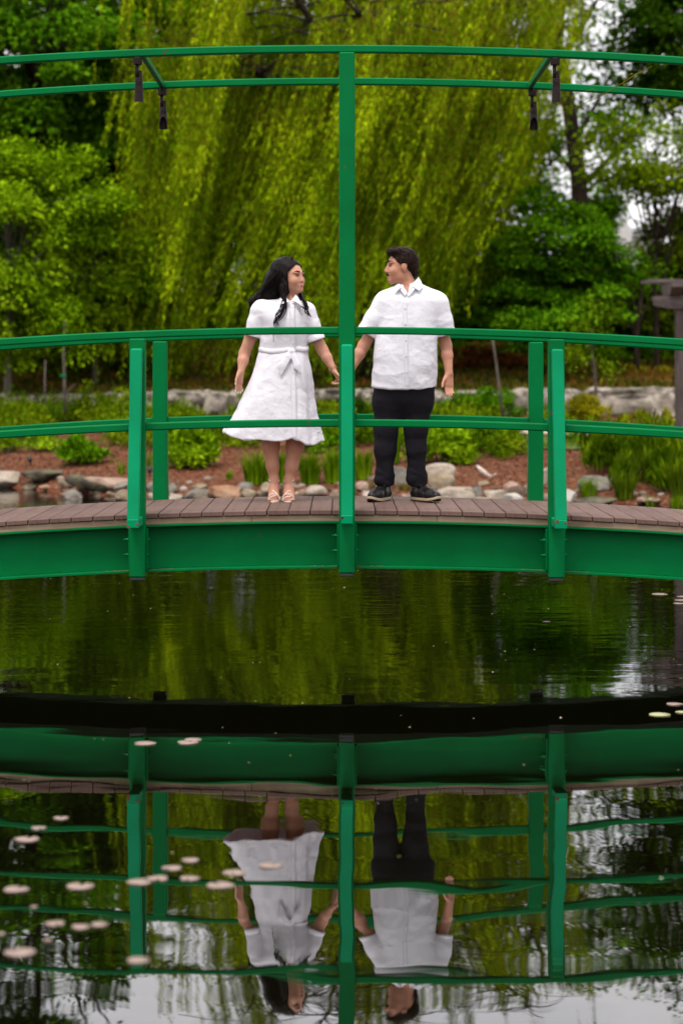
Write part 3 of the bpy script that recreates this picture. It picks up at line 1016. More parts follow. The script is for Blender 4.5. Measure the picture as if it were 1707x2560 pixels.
# woods that close the garden on both sides, beyond the frame
def side_woods():
    r = np.random.default_rng(91)
    P = []
    for cx_, cy_, h_ in [(-9.5, 33, 11), (-12.5, 30, 12), (-16, 34, 13), (-13, 40, 13), (-20, 30, 12), (-8.5, 44, 12), (12.0, 36, 10), (15.0, 32, 12), (12.5, 46, 13), (19, 36, 13)]:
        zb = float(ground_z(cx_, cy_))
        n = 60
        C = np.array([cx_, cy_, zb + h_ * 0.52]) + unit(n, r) * np.array([2.6, 2.2, h_ * 0.46]) * (0.5 + 0.5 * r.random((n, 1)))
        k = np.repeat(np.arange(n), 150)
        P.append(C[k] + unit(len(k), r) * (r.random(len(k)) ** 0.45)[:, None] * np.array([0.95, 0.95, 0.5]))
    P = np.concatenate(P)
    d = r.normal(size=P.shape); d[:, 2] -= 0.5
    V, F = leaf_quads(P, d, r.normal(size=P.shape) * 0.5 + [0, 0, 1], r.uniform(0.15, 0.28, len(P)), 0.15)
    tag(mobj('woods', V, F, LM['maple']), 'leafy woods closing the garden to either side', 'woods', kind='stuff')
side_woods()

# ------------------------------------------------------------------ rocks along the far shore
def ico(sub):
    t = (1 + 5 ** 0.5) / 2
    v = [(-1, t, 0), (1, t, 0), (-1, -t, 0), (1, -t, 0), (0, -1, t), (0, 1, t), (0, -1, -t), (0, 1, -t), (t, 0, -1), (t, 0, 1), (-t, 0, -1), (-t, 0, 1)]
    f = [(0, 11, 5), (0, 5, 1), (0, 1, 7), (0, 7, 10), (0, 10, 11), (1, 5, 9), (5, 11, 4), (11, 10, 2), (10, 7, 6), (7, 1, 8), (3, 9, 4), (3, 4, 2), (3, 2, 6), (3, 6, 8), (3, 8, 9), (4, 9, 5), (2, 4, 11), (6, 2, 10), (8, 6, 7), (9, 8, 1)]
    v = [np.array(q) / np.linalg.norm(q) for q in v]
    for _ in range(sub):
        cache, nf = {}, []
        def mid(a, b):
            k = (min(a, b), max(a, b))
            if k not in cache:
                m = v[a] + v[b]
                cache[k] = len(v); v.append(m / np.linalg.norm(m))
            return cache[k]
        for a, b, c in f:
            x, y, z = mid(a, b), mid(b, c), mid(c, a)
            nf += [(a, x, z), (b, y, x), (c, z, y), (x, y, z)]
        f = nf
    return np.array(v), np.array(f)
ICO3 = ico(3)
ICO4 = ico(4)

def rock_mat(name, c0, c1, c2, lichen=0.0):
    m, nt, b = new_mat(name)
    v = objvec(nt)
    f = noise(nt, 4.0, 6, v, 0.6)
    c = ramp(nt, f, [(0.3, c0), (0.5, c1), (0.72, c2)])
    if lichen:
        k = ramp(nt, noise(nt, 7.0, 5, v), [(0.52, (0, 0, 0)), (0.62, (lichen,) * 3)])
        mix = nd(nt, 'ShaderNodeMix', data_type='RGBA')
        mix.inputs['B'].default_value = (0.10, 0.105, 0.035, 1)
        nt.links.new(k, mix.inputs['Factor']); nt.links.new(c, mix.inputs['A'])
        c = mix.outputs['Result']
    nt.links.new(c, b.inputs['Base Color'])
    b.inputs['Roughness'].default_value = 0.85
    b.inputs['Specular IOR Level'].default_value = 0.25
    bump(nt, b, noise(nt, 18.0, 6, v, 0.65), 0.02)
    return m

RM = {
    'pale': rock_mat('pale_stone', (0.15, 0.115, 0.085), (0.31, 0.25, 0.20), (0.42, 0.35, 0.28), 0.35),
    'tan': rock_mat('tan_stone', (0.10, 0.072, 0.045), (0.22, 0.165, 0.11), (0.34, 0.27, 0.19), 0.35),
    'pink': rock_mat('pinkish_stone', (0.15, 0.09, 0.065), (0.28, 0.185, 0.14), (0.38, 0.28, 0.22), 0.25),
    'orange': rock_mat('orange_stone', (0.13, 0.06, 0.03), (0.26, 0.135, 0.075), (0.34, 0.23, 0.16), 0.2),
    'grey': rock_mat('grey_stone', (0.07, 0.06, 0.05), (0.16, 0.14, 0.12), (0.26, 0.23, 0.20), 0.4),
    'dark': rock_mat('dark_mossy_stone', (0.020, 0.018, 0.012), (0.065, 0.056, 0.036), (0.14, 0.115, 0.08), 0.5),
    'white': rock_mat('white_grey_stone', (0.22, 0.20, 0.18), (0.36, 0.33, 0.29), (0.46, 0.42, 0.38), 0.15),
}

def rock(x0, y0, x1, y1, mat, label, seed, depth=0.8, D=None, tilt=0.0, facets=8, name='rock', sink=0.25, group='rocks along the far shore', yaw=0.0, top_flat=None, boxy=0.72):
    """boulder that fills the photograph box x0..x1, y0..y1 where it stands on the bank"""
    r = np.random.default_rng(seed)
    if D is None:
        D = ground_hit((x0 + x1) / 2, y1)
    s = FPX / D
    w, h = (x1 - x0) / s, (y1 - y0) / s
    V = ICO3[0].copy()
    V = np.sign(V) * np.abs(V) ** boxy
    V /= np.linalg.norm(V, axis=1).max() * 0.8
    # cut flat faces, then roughen
    for _ in range(facets):
        n = unit(1, r)[0]
        c = r.uniform(0.50, 0.84)
        dd = V @ n
        V -= np.maximum(dd - c, 0)[:, None] * n * 0.9
    if top_flat:
        V[:, 2] = np.minimum(V[:, 2], top_flat + 0.05 * fbm(V * 3, seed))
    V *= (1 + 0.15 * fbm(V * 1.7 + seed, seed, 3) + 0.06 * fbm(V * 5 + seed, seed + 3, 3))[:, None]
    V /= np.abs(V).max(axis=0)
    hh = h * (1 + sink)
    V = V * np.array([w / 2, max(w * depth, h * 0.7) / 2, hh / 2])
    if tilt:
        c, s_ = math.cos(tilt), math.sin(tilt)
        V = np.stack([V[:, 0] * c + V[:, 2] * s_, V[:, 1], -V[:, 0] * s_ + V[:, 2] * c], 1)
    p = at((x0 + x1) / 2, y1, D)
    p[2] = CAM[2] - (y0 - HY) * D / FPX - hh / 2
    me = mesh_data(name, V, ICO3[1], RM[mat], True)
    o = link(name, me, None, p)
    o.rotation_euler = (0, 0, yaw)
    return tag(o, label, 'rock', group)

ROCKS = [
    (-30, 1178, 60, 1216, 'pale', 'pale pinkish boulder standing in the water at the frame edge', dict(facets=5, boxy=0.5)),
    (54, 1174, 165, 1203, 'dark', 'broad mossy slab overhanging the water next to the edge boulder', dict(facets=6, sink=0.1, boxy=0.5)),
    (58, 1206, 98, 1224, 'tan', 'small tan stone tucked under the broad mossy slab', {}),
    (94, 1210, 130, 1223, 'orange', 'small reddish stone in the dark gap under the mossy slab', {}),
    (144, 1192, 176, 1222, 'tan', 'narrow tan stone between the two big shore slabs', {}),
    (162, 1192, 298, 1226, 'dark', 'long dark slab tilting down into the pond', dict(tilt=0.16, facets=6, sink=0.0, boxy=0.45)),
    (200, 1189, 332, 1220, 'pink', 'flat pinkish slab lying behind the tilted dark one', dict(facets=6, boxy=0.45)),
    (160, 1218, 208, 1248, 'grey', 'grey stone at the waterline under the tilted slab', {}),
    (284, 1205, 330, 1228, 'grey', 'grey wedge of rock resting against the near post', {}),
    (288, 1224, 334, 1254, 'tan', 'rounded tan stone low at the water before the near post', {}),
    (362, 1206, 390, 1228, 'grey', 'small grey stone showing between the near and far posts', {}),
    (364, 1230, 392, 1252, 'pale', 'small pale stone at the deck edge between the two posts', {}),
    (421, 1207, 447, 1233, 'grey', 'grey stone just past the far post on the woman\'s side', {}),
    (420, 1231, 458, 1255, 'pale', 'pale stone at the deck edge by the far post', {}),
    (450, 1216, 472, 1228, 'white', 'tiny whitish stone on the mulch near the far post', {}),
    (480, 1209, 528, 1224, 'tan', 'thin flat tan stone on the mulch behind the shore row', {}),
    (458, 1221, 524, 1246, 'grey', 'flat grey-brown slab among the shore stones', {}),
    (518, 1213, 604, 1246, 'orange', 'rusty orange slab among the shore stones', dict(facets=8)),
    (586, 1202, 632, 1226, 'grey', 'slanted grey stone above the orange slab', dict(tilt=-0.2)),
    (600, 1222, 640, 1250, 'tan', 'tan stone filling the gap beside the orange slab', {}),
    (630, 1206, 712, 1244, 'tan', 'big rounded tan boulder behind the woman\'s feet', {}),
    (638, 1229, 676, 1246, 'pink', 'pinkish stone low beside the woman\'s sandals', {}),
    (760, 1212, 819, 1242, 'pale', 'smooth pale oval boulder between the woman and the centre post', dict(boxy=0.95, facets=2)),
    (822, 1224, 850, 1250, 'pink', 'pale pink stone just before the centre post', {}),
    (886, 1203, 928, 1230, 'pink', 'pinkish stone just past the centre post', {}),
    (886, 1227, 966, 1250, 'pale', 'flat pale slab behind the man\'s first shoe', dict(facets=7)),
    (976, 1162, 1022, 1214, 'grey', 'grey boulder seen between the man\'s trouser legs', {}),
    (1050, 1157, 1145, 1197, 'pale', 'large smooth pale boulder on the mulch past the man\'s legs', dict(boxy=0.95, facets=3)),
    (1056, 1180, 1138, 1228, 'tan', 'tan boulder leaning under the large smooth pale one', dict(facets=4)),
    (1082, 1216, 1204, 1256, 'pale', 'big wide pale boulder at the deck edge past the man', dict(facets=5)),
    (1194, 1201, 1226, 1213, 'tan', 'small flat stone on open mulch past the man', {}),
    (1168, 1216, 1206, 1246, 'grey', 'dark grey stone at the foot of the wide pale boulder', {}),
    (1206, 1219, 1262, 1250, 'pale', 'lumpy pale stone before the pointed one', {}),
    (1256, 1195, 1313, 1242, 'pink', 'pointed triangular pinkish rock near the far post', dict(facets=11)),
    (1304, 1212, 1330, 1240, 'tan', 'tan stone squeezed between pointed rock and far post', {}),
    (1254, 1232, 1310, 1256, 'white', 'pale oval stone under the pointed triangular rock', dict(boxy=0.95, facets=2)),
    (1350, 1168, 1372, 1212, 'pale', 'pale upright stone glimpsed between far and near post', {}),
    (1400, 1217, 1449, 1256, 'white', 'whitish block of stone at the water by the near post', dict(facets=8)),
    (1436, 1188, 1528, 1226, 'grey', 'broad grey boulder with grass before it on the man\'s side', dict(facets=7)),
    (1430, 1241, 1548, 1262, 'dark', 'long low dark ledge of rock in the shallows', dict(facets=7)),
    (1590, 1239, 1652, 1256, 'pink', 'low domed pinkish stone alone in the shallow water', dict(boxy=0.95, facets=2)),
    (1684, 1187, 1730, 1234, 'tan', 'tan boulder cut by the frame edge among reeds', {}),
]
for i, (x0, y0, x1, y1, m, lab, kw) in enumerate(ROCKS):
    rock(x0, y0, x1, y1, m, lab, 200 + i, **kw)

# small stones and gravel between the rocks
N = 420
gx = rng.uniform(-6.5, 8.0, N); gy = shore_y(gx) + rng.normal(0.35, 0.35, N)
gz = np.maximum(ground_z(gx, gy), -0.02)
V0, F0 = ico(1)
sz = rng.uniform(0.02, 0.065, N) * (1 + (rng.random(N) > 0.93) * 1.0)
VV = (V0[None] * (1 + 0.3 * rng.normal(size=(N, len(V0), 1)) * 0.4) * sz[:, None, None] * np.array([1, 1, 0.6])) + np.stack([gx, gy, gz], 1)[:, None]
FF = (F0[None] + (np.arange(N) * len(V0))[:, None, None]).reshape(-1, 3)
peb_m = leaf_mat('pebbles', (0.05, 0.035, 0.025), (0.13, 0.095, 0.07), (0.28, 0.22, 0.17), 3.0, 0.0, 0.85, 0.2)
tag(mobj('gravel', VV.reshape(-1, 3), FF, peb_m), 'small pebbles scattered between the shore rocks', 'gravel', kind='stuff')

def driftwood(px, py, length, label, seed, ang):
    D = ground_hit(px, py)
    p = at(px, py, D); p[2] = float(ground_z(p[0], p[1])) + 0.03
    r = random.Random(seed)
    pts = [(length * (t - 0.5), 0.06 * math.sin(t * 5 + seed), 0.03 * math.sin(t * 3 + seed) + (0.5 - t) * ang) for t in np.linspace(0, 1, 9)]
    m = MB().tube(pts, [0.016, 0.03, 0.036, 0.034, 0.036, 0.032, 0.03, 0.022, 0.01], 7)
    m.tube([pts[4], (pts[4][0] + 0.1, pts[4][1] - 0.08, pts[4][2] + 0.05)], [0.02, 0.007], 6)
    o = m.build('driftwood', simple_mat('bleached_wood', [(0.3, (0.35, 0.28, 0.22)), (0.7, (0.55, 0.48, 0.42))], 12, 0.8, 0.003), None, True)
    o.location = p
    tag(o, label, 'driftwood')
driftwood(1222, 1192, 0.36, 'bleached stick lying on the mulch past the man', 3, 0.25)

# ------------------------------------------------------------------ garden wall of rough blocks
wall = empty('garden_wall', gbase(0, 27.3))
tag(wall, 'low retaining wall of big rough limestone blocks across the garden', 'wall')
limestone = rock_mat('limestone_block', (0.12, 0.10, 0.08), (0.29, 0.25, 0.205), (0.46, 0.40, 0.34), 0.5)
def block(x0, y0, x1, y1, D, seed, parent, dep=0.7):
    r = np.random.default_rng(seed)
    s = FPX / D
    w, h = (x1 - x0) / s, (y1 - y0) / s
    V = ICO4[0].copy()
    V = np.sign(V) * np.abs(V) ** 0.30                        # towards a box
    V /= np.abs(V).max(axis=0)
    for _ in range(7):
        n = unit(1, r)[0]; dd = V @ n
        V -= np.maximum(dd - r.uniform(1.0, 1.3), 0)[:, None] * n
    V *= (1 + 0.09 * fbm(V * 1.6 + seed, seed, 3))[:, None]
    V /= np.abs(V).max(axis=0)
    V = V * np.array([w / 2, dep / 2, h / 2])
    nz = fbm(V * 3.2 + seed, seed + 9, 4)
    V[:, 1] += 0.16 * (1 - 2.2 * np.abs(nz)) - 0.05
    V[:, 2] += 0.06 * fbm(V * 4 + seed, seed + 5, 3)
    V[:, 0] += 0.05 * fbm(V * 4 + seed, seed + 6, 3)
    p = at((x0 + x1) / 2, (y0 + y1) / 2, D)
    o = link('stone', mesh_data('stone', V, ICO4[1], limestone, True), parent)
    o.location = Vector(p) - parent.location
    return o
DW = 41.9
for i, b_ in enumerate([(-60, 978, 30, 1052), (24, 990, 100, 1052), (92, 984, 226, 1050), (222, 984, 330, 1050), (326, 980, 425, 1045), (420, 976, 520, 1012), (424, 1006, 500, 1052), (508, 976, 580, 1044), (572, 974, 690, 1046),
                        (684, 976, 800, 1046), (780, 972, 906, 1004), (784, 1014, 912, 1044), (900, 974, 1010, 1046), (1004, 976, 1120, 1046), (1110, 978, 1275, 1046), (1262, 972, 1460, 1052), (1448, 968, 1700, 1056), (1690, 974, 1800, 1056)]):
    block(*b_, DW + (0.12 if i % 2 else 0), 300 + i, wall)

tag(rock(262, 1076, 330, 1132, 'grey', 'upright grey rock with pale streaks beside the near post', 340, D=38.2, facets=9, name='rock'), group=None)

# old wall with pale coping at the very edge, in the shade
ew = empty('shaded_wall', gbase(-6.0, 34.0))
tag(ew, 'brick wall with pale coping in the shade at the frame edge', 'wall')
brick_m = simple_mat('dull_red_brick', [(0.3, (0.09, 0.025, 0.016)), (0.7, (0.16, 0.05, 0.03))], 9, 0.9, 0.004)
p = at(-40, 812, 50.0)
zg = float(ground_z(p[0], p[1]))
MB().box((p[0] - 0.3 + 6.0, p[1] - 34.0, (p[2] + zg) / 2 - zg + 0.0 - ew.location[2] + zg - 0.1), (1.5, 0.3, p[2] - zg + 0.2), 0.01).build('brickwork', brick_m, ew)
MB().box((p[0] - 0.3 + 6.0, p[1] - 34.0, p[2] + 0.055 - ew.location[2]), (1.56, 0.38, 0.11), 0.015).build('coping', MAT['nailer'], ew)

# ------------------------------------------------------------------ plants
def shrub(px, py_base, w_px, h_px, mat, label, seed, D=None, L=0.085, dens=1.0, name='shrub', group=None, cat='shrub', stems=True):
    if D is None:
        D = ground_hit(px, py_base)
    s = FPX / D
    w, h = w_px / s, h_px / s
    p = at(px, py_base, D)
    base = np.array([p[0], p[1], float(ground_z(p[0], p[1]))])
    r = np.random.default_rng(seed)
    root = empty(name, base)
    nc = max(7, int(22 * dens))
    u = unit(nc, r); u[:, 2] = np.abs(u[:, 2])
    C = u * np.array([w / 2 * 1.0, w / 2 * 0.7, h * 0.86]) * (0.35 + 0.65 * r.random((nc, 1)) ** 0.5)
    C[:, 2] = C[:, 2] * (1 - 0.45 * (np.abs(C[:, 0]) / (w / 2)) ** 2) + h * 0.12
    nl = int(dens * 46 * max(0.5, (w * h) / 0.35))
    nl = min(nl, 190)
    k = np.repeat(np.arange(nc), nl)
    q = unit(len(k), r) * (r.random(len(k)) ** 0.5)[:, None] * np.array([w * 0.17, w * 0.17, h * 0.17])
    P = C[k] + q
    P[:, 2] = np.maximum(P[:, 2], 0.01)
    d = q * 3 / max(w, h) + r.normal(size=P.shape) * 0.5; d[:, 2] += 0.35
    n_ = np.array([0, -0.3, 1.0]) + r.normal(size=P.shape) * 0.5
    Ls = L * r.uniform(0.6, 1.3, len(P))
    V, F = leaf_quads(P, d, n_, Ls, Ls * 0.45)
    c = mobj('foliage', V, F, mat, root); c['kind'] = 'stuff'
    if stems:
        st = MB()
        for i in range(min(nc, 9)):
            e = C[i]
            st.tube(bez(np.array([r.normal() * 0.03, r.normal() * 0.03, -0.05]), np.array([e[0] * 0.3, e[1] * 0.3, e[2] * 0.6]), e, 5).tolist(), np.linspace(0.012, 0.004, 5).tolist(), 5)
        st.build('stems', MAT['bark_grey'], root)
    return tag(root, label, cat, group)

def tuft(px, py_base, w_px, h_px, mat, label, seed, D=None, n=90, bw=0.018, name='grass_tuft', group=None, lean=0.35):
    """tuft of upright arching blades"""
    if D is None:
        D = ground_hit(px, py_base)
    s = FPX / D
    w, h = w_px / s, h_px / s
    p = at(px, py_base, D)
    base = np.array([p[0], p[1], float(max(ground_z(p[0], p[1]), -0.05))])
    r = np.random.default_rng(seed)
    root = empty(name, base)
    VV, FF, b0 = [], [], 0
    for i in range(n):
        a = r.uniform(0, 2 * math.pi)
        rr = w / 2 * r.random() ** 0.7 * 0.55
        o = np.array([math.cos(a) * rr, math.sin(a) * rr * 0.7, 0])
        ln = h * r.uniform(0.55, 1.12)
        out = np.array([math.cos(a), math.sin(a) * 0.7, 0]) * w * 0.5 * r.uniform(0.1, 1.0) * lean * 2
        t = np.linspace(0, 1, 5)[:, None]
        c = o + out * t ** 1.8 + np.array([0, 0, 1.0]) * ln * (t - 0.12 * t ** 3)
        side = np.cross(out + r.normal(size=3) * 0.05, [0, 0, 1.0]); side /= max(np.linalg.norm(side), 1e-6)
        wd = bw * r.uniform(0.6, 1.2) * np.array([0.8, 1.0, 0.9, 0.6, 0.08])[:, None] / 2
        v = np.stack([c - side * wd, c + side * wd], 1).reshape(-1, 3)
        f = np.array([[2 * j, 2 * j + 1, 2 * j + 3, 2 * j + 2] for j in range(4)]) + b0
        VV.append(v); FF.append(f); b0 += len(v)
    c = mobj('blades', np.concatenate(VV), np.concatenate(FF), mat, root); c['kind'] = 'stuff'
    return tag(root, label, 'plant', group)

BL = {
    'iris': leaf_mat('iris_blade', (0.045, 0.110, 0.001), (0.110, 0.210, 0.003), (0.210, 0.310, 0.009), 2.0, 0.42, 0.5, 0.15),
    'reed': leaf_mat('reed_blade', (0.030, 0.065, 0.002), (0.070, 0.120, 0.004), (0.130, 0.180, 0.010), 2.0, 0.40, 0.6, 0.12),
    'daylily': leaf_mat('daylily_blade', (0.028, 0.082, 0.002), (0.062, 0.145, 0.004), (0.125, 0.225, 0.012), 2.0, 0.40, 0.5, 0.15),
    'dry': leaf_mat('dry_blade', (0.09, 0.06, 0.012), (0.16, 0.13, 0.02), (0.25, 0.20, 0.05), 2.0, 0.3, 0.6),
}

# frame edge side
tuft(66, 1064, 96, 72, BL['daylily'], 'arching green daylily clump before the wall near the frame edge', 401, n=130, bw=0.03)
tuft(133, 1066, 84, 62, BL['daylily'], 'darker daylily clump beside the staked saplings', 402, n=110, bw=0.03)
shrub(12, 1080, 90, 52, LM['green'], 'low leafy plant at the frame edge under the daylilies', 403)
shrub(95, 1128, 130, 52, LM['lime'], 'yellow-green ground cover on the mulch under the daylilies', 404, L=0.07)
shrub(20, 1132, 90, 40, LM['olive'], 'olive ground cover at the frame edge on the mulch', 444, L=0.07)
shrub(205, 1160, 122, 76, LM['green'], 'leafy green perennial on the mulch left of the upright rock', 405, L=0.10, dens=1.2)
tuft(246, 1066, 76, 50, BL['iris'], 'short grass clump between the saplings and the near post', 406, n=90)
shrub(225, 1050, 100, 90, LM['olive'], 'olive shrub trailing under the willow beside the saplings', 445, L=0.08)
tuft(306, 1186, 44, 40, BL['iris'], 'sparse bright sprig beside the near post on the mulch', 407, n=26, bw=0.024)
tuft(374, 1176, 30, 56, BL['iris'], 'thin bright sprig seen between the near and far posts', 408, n=22, bw=0.022)
shrub(376, 1060, 50, 60, LM['lime'], 'lime shrub seen between the near and far posts', 446, L=0.07)
# centre
shrub(475, 1168, 128, 110, LM['lime'], 'bushy lime-green perennial beside the far post behind the woman', 409, L=0.10, dens=1.5)
shrub(560, 1098, 90, 50, LM['olive'], 'brownish olive plant behind the woman\'s skirt hem', 410, L=0.08)
tuft(572, 1203, 30, 30, BL['iris'], 'tiny bright sprout alone on the mulch', 411, n=24, bw=0.024)
tuft(645, 1212, 120, 92, BL['iris'], 'bright iris blades left of the woman\'s legs', 412, n=200, bw=0.028)
tuft(712, 1214, 66, 96, BL['iris'], 'bright iris blades seen between the woman\'s legs', 413, n=170, bw=0.028)
tuft(775, 1212, 84, 92, BL['iris'], 'bright iris blades right of the woman\'s legs', 414, n=200, bw=0.028)
tuft(832, 1208, 70, 94, BL['iris'], 'bright iris blades just before the centre post', 415, n=190, bw=0.028)
tuft(908, 1200, 70, 84, BL['iris'], 'bright iris blades between the centre post and the man', 416, n=180, bw=0.028)
tuft(985, 1162, 50, 110, BL['iris'], 'tall iris blades seen between the man\'s trouser legs', 417, n=80, bw=0.028)
tuft(920, 1222, 56, 22, BL['dry'], 'dry straw-coloured tuft by the man\'s first shoe', 418, n=50)
tuft(1010, 1226, 50, 24, BL['dry'], 'dry yellowing tuft between the man\'s shoes', 419, n=50)
for i, (x, w) in enumerate(((455, 110), (640, 150), (828, 120))):
    tuft(x, 1034, w, 34, BL['iris'], ['short grass topping the wall blocks behind the far post', 'short grass on the wall behind the woman\'s skirt', 'short grass on the wall behind the centre post'][i], 420 + i, D=41.2, n=150, bw=0.02)
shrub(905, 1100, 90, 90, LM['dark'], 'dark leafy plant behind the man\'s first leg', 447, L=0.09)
shrub(800, 1130, 110, 70, LM['green'], 'green perennial with purple spikes behind the iris blades', 448, L=0.08)
shrub(1100, 1160, 160, 96, LM['lime'], 'loose lime-green perennial bed past the man\'s legs', 424, L=0.09, dens=1.5)
shrub(1040, 1130, 110, 70, LM['green'], 'fresh green perennial close behind the man\'s second leg', 425, L=0.09)
shrub(1195, 1128, 130, 84, LM['green'], 'feathery green plant midway between man and far post', 426, L=0.07, dens=1.3)
shrub(1270, 1138, 120, 66, LM['olive'], 'brown-green fading plant near the far post', 427, L=0.08)
shrub(1150, 1046, 150, 70, LM['green'], 'dark glossy shrub before the wall past the man', 428, D=40.5, L=0.08, dens=1.3)
shrub(1240, 1040, 140, 86, LM['maple'], 'dark shrub at the leaning stake before the wall', 429, D=40.8, L=0.08, dens=1.3)
shrub(1050, 1040, 110, 60, LM['lime'], 'light shrub beside the man\'s lowered hand', 449, D=40.6, L=0.08)
# far side beyond the man
shrub(1455, 1062, 130, 72, LM['yellow'], 'bright yellow-green shrub before the pale wall blocks', 430, D=39.8, L=0.08, dens=1.4)
shrub(1445, 1134, 120, 72, LM['green'], 'open green shrub on thin stems at the lawn edge', 431, D=36.6, L=0.08)
tuft(1572, 1150, 90, 78, BL['daylily'], 'tall dark spiky clump on the lawn edge', 432, n=130, bw=0.03)
shrub(1508, 1166, 80, 48, LM['green'], 'small green plant at the lawn edge before the spiky clump', 433, L=0.07)
tuft(1580, 1206, 110, 84, BL['reed'], 'soft reed clump below the spiky plant', 434, n=150)
tuft(1645, 1212, 130, 96, BL['reed'], 'broad brownish reed bed near the frame edge', 435, n=190)
tuft(1560, 1252, 100, 84, BL['reed'], 'green reeds at the waterline below the broad boulder', 436, n=130)
tuft(1700, 1250, 90, 110, BL['reed'], 'tall reeds cut by the frame edge at the water', 437, n=160)
tuft(1470, 1246, 70, 58, BL['iris'], 'grass in front of the broad grey boulder', 438, n=100)
tuft(1680, 1176, 90, 74, BL['daylily'], 'dark blade clump at the foot of the pergola post', 439, n=120, bw=0.026)
tuft(1625, 1262, 50, 30, BL['iris'], 'short waterside grass behind the domed stone', 440, n=50)
tuft(1690, 1266, 60, 40, BL['iris'], 'short waterside grass at the frame edge', 441, n=60)
for i, (x, y, w, h, lab) in enumerate(((1600, 1056, 50, 30, 'bright yellow mound below the wall, first from the bright shrub'), (1657, 1060, 50, 38, 'bright yellow mound below the wall beside the pergola post'), (1560, 1052, 34, 20, 'small yellow-orange mound below the wall'),
                                     (1618, 1064, 24, 18, 'tiny yellow plant between the yellow mounds'))):
    shrub(x, y, w, h, LM['yellow'], lab, 450 + i, D=40.2, L=0.05, cat='plant', name='yellow_sedum', stems=False)
for i, (x, y, w, h, lab) in enumerate(((1520, 958, 44, 24, 'yellow-green mound on the slope above the wall'), (1592, 950, 48, 26, 'rounded yellow-green mound on the slope near the pergola'), (1660, 962, 44, 18, 'low yellow flowers on the slope beside the pergola post'))):
    shrub(x, y, w, h, LM['yellow'] if i else LM['lime'], lab, 460 + i, D=46.0, L=0.06, cat='plant', name='mound_plant', stems=False)
for i, (x, y, w, h, m, lab) in enumerate(((1200, 960, 260, 60, 'red', 'russet ground cover on the slope past the man'), (1380, 962, 220, 44, 'olive', 'olive ground cover on the slope behind the near post'), (1290, 940, 150, 50, 'olive', 'olive bush on the slope behind the far post'),
                                         (1500, 900, 160, 60, 'green', 'dark green bush under the small stemmed tree'), (1640, 890, 140, 70, 'green', 'green bush behind the pergola post'), (1120, 930, 130, 50, 'dark', 'dark bush on the slope under the willow'))):
    shrub(x, y, w, h, LM[m], lab, 470 + i, D=47.0 + i * 0.6, L=0.09, dens=1.6)
# ground cover of the slope (uncountable)
N = 26000
gx = rng.uniform(-9, 10, N); gy = rng.uniform(27.9, 42, N)
gp = np.stack([gx, gy, ground_z(gx, gy)], 1)
d = rng.normal(size=gp.shape) * 0.7; d[:, 2] = 0.9
V, F = leaf_quads(gp, d, rng.normal(size=gp.shape) + [0, 0, 1], rng.uniform(0.08, 0.2, N), 0.06)
cov_m = leaf_mat('ground_cover', (0.030, 0.050, 0.004), (0.080, 0.080, 0.008), (0.17, 0.07, 0.015), 0.9, 0.3)
tag(mobj('ground_cover', V, F, cov_m), 'green and russet ground cover over the slope above the wall', 'ground cover', kind='stuff')

# low mixed perennials that fill the bed between the named plants (one mass)
def bed_foliage():
    r = np.random.default_rng(88)
    P, D_, N_, L_ = [], [], [], []
    for px in np.arange(-60, 1420, 4.0):
        for _ in range(7):
            py = 1046 + (100 if 960 < px < 1290 else 78) * r.random() ** 1.25 + 12 * vnoise(np.array([px * 0.02, 0.5, 0.2]), 5)
            if 1290 < px < 1420 and py > 1085:
                continue
            dens = vnoise(np.array([px * 0.013, py * 0.03, 0.0]), 77)
            if dens < (0.02 if px < 330 else -0.22):
                continue
            D = ground_hit(px, py)
            q = at(px, py, D); q[2] = float(ground_z(q[0], q[1]))
            h = r.uniform(0.10, 0.42) * (0.8 + dens)
            n = 26
            u = unit(n, r) * (r.random(n) ** 0.5)[:, None] * np.array([0.17, 0.17, h * 0.6])
            pp = q + u + [0, 0, h * 0.6]
            pp[:, 2] = np.maximum(pp[:, 2], q[2] + 0.01)
            P.append(pp); d = u * 2 + r.normal(size=u.shape) * 0.3; d[:, 2] += 0.35
            D_.append(d); N_.append(r.normal(size=u.shape) * 0.5 + [0, -0.3, 1]); L_.append(r.uniform(0.05, 0.12, n))
    for px in np.arange(1446, 1760, 3.5):
        for _ in range(5):
            py = 1138 + 100 * r.random()
            dens = vnoise(np.array([px * 0.02, py * 0.03, 4.0]), 79)
            if dens < -0.15 or (px < 1540 and py > 1190):
                continue
            D = ground_hit(px, py)
            q = at(px, py, D); q[2] = float(ground_z(q[0], q[1]))
            h = r.uniform(0.12, 0.45) * (0.8 + dens)
            n = 22
            u = unit(n, r) * (r.random(n) ** 0.5)[:, None] * np.array([0.14, 0.14, h * 0.6])
            pp = q + u + [0, 0, h * 0.6]
            P.append(pp); d = r.normal(size=u.shape) * 0.25; d[:, 2] += 0.9
            D_.append(d); N_.append(r.normal(size=u.shape)); L_.append(r.uniform(0.10, 0.24, n))
    P = np.concatenate(P); D_ = np.concatenate(D_); N_ = np.concatenate(N_); L_ = np.concatenate(L_)
    V, F = leaf_quads(P, D_, N_, L_, np.minimum(L_ * 0.4, 0.035))
    tag(mobj('undergrowth', V, F, leaf_mat('bed_leaf', (0.018, 0.045, 0.001), (0.068, 0.125, 0.002), (0.20, 0.255, 0.006), 0.9, 0.4, 0.6, 0.12)), 'low mixed green perennials filling the bed below the wall', 'undergrowth', kind='stuff')
bed_foliage()

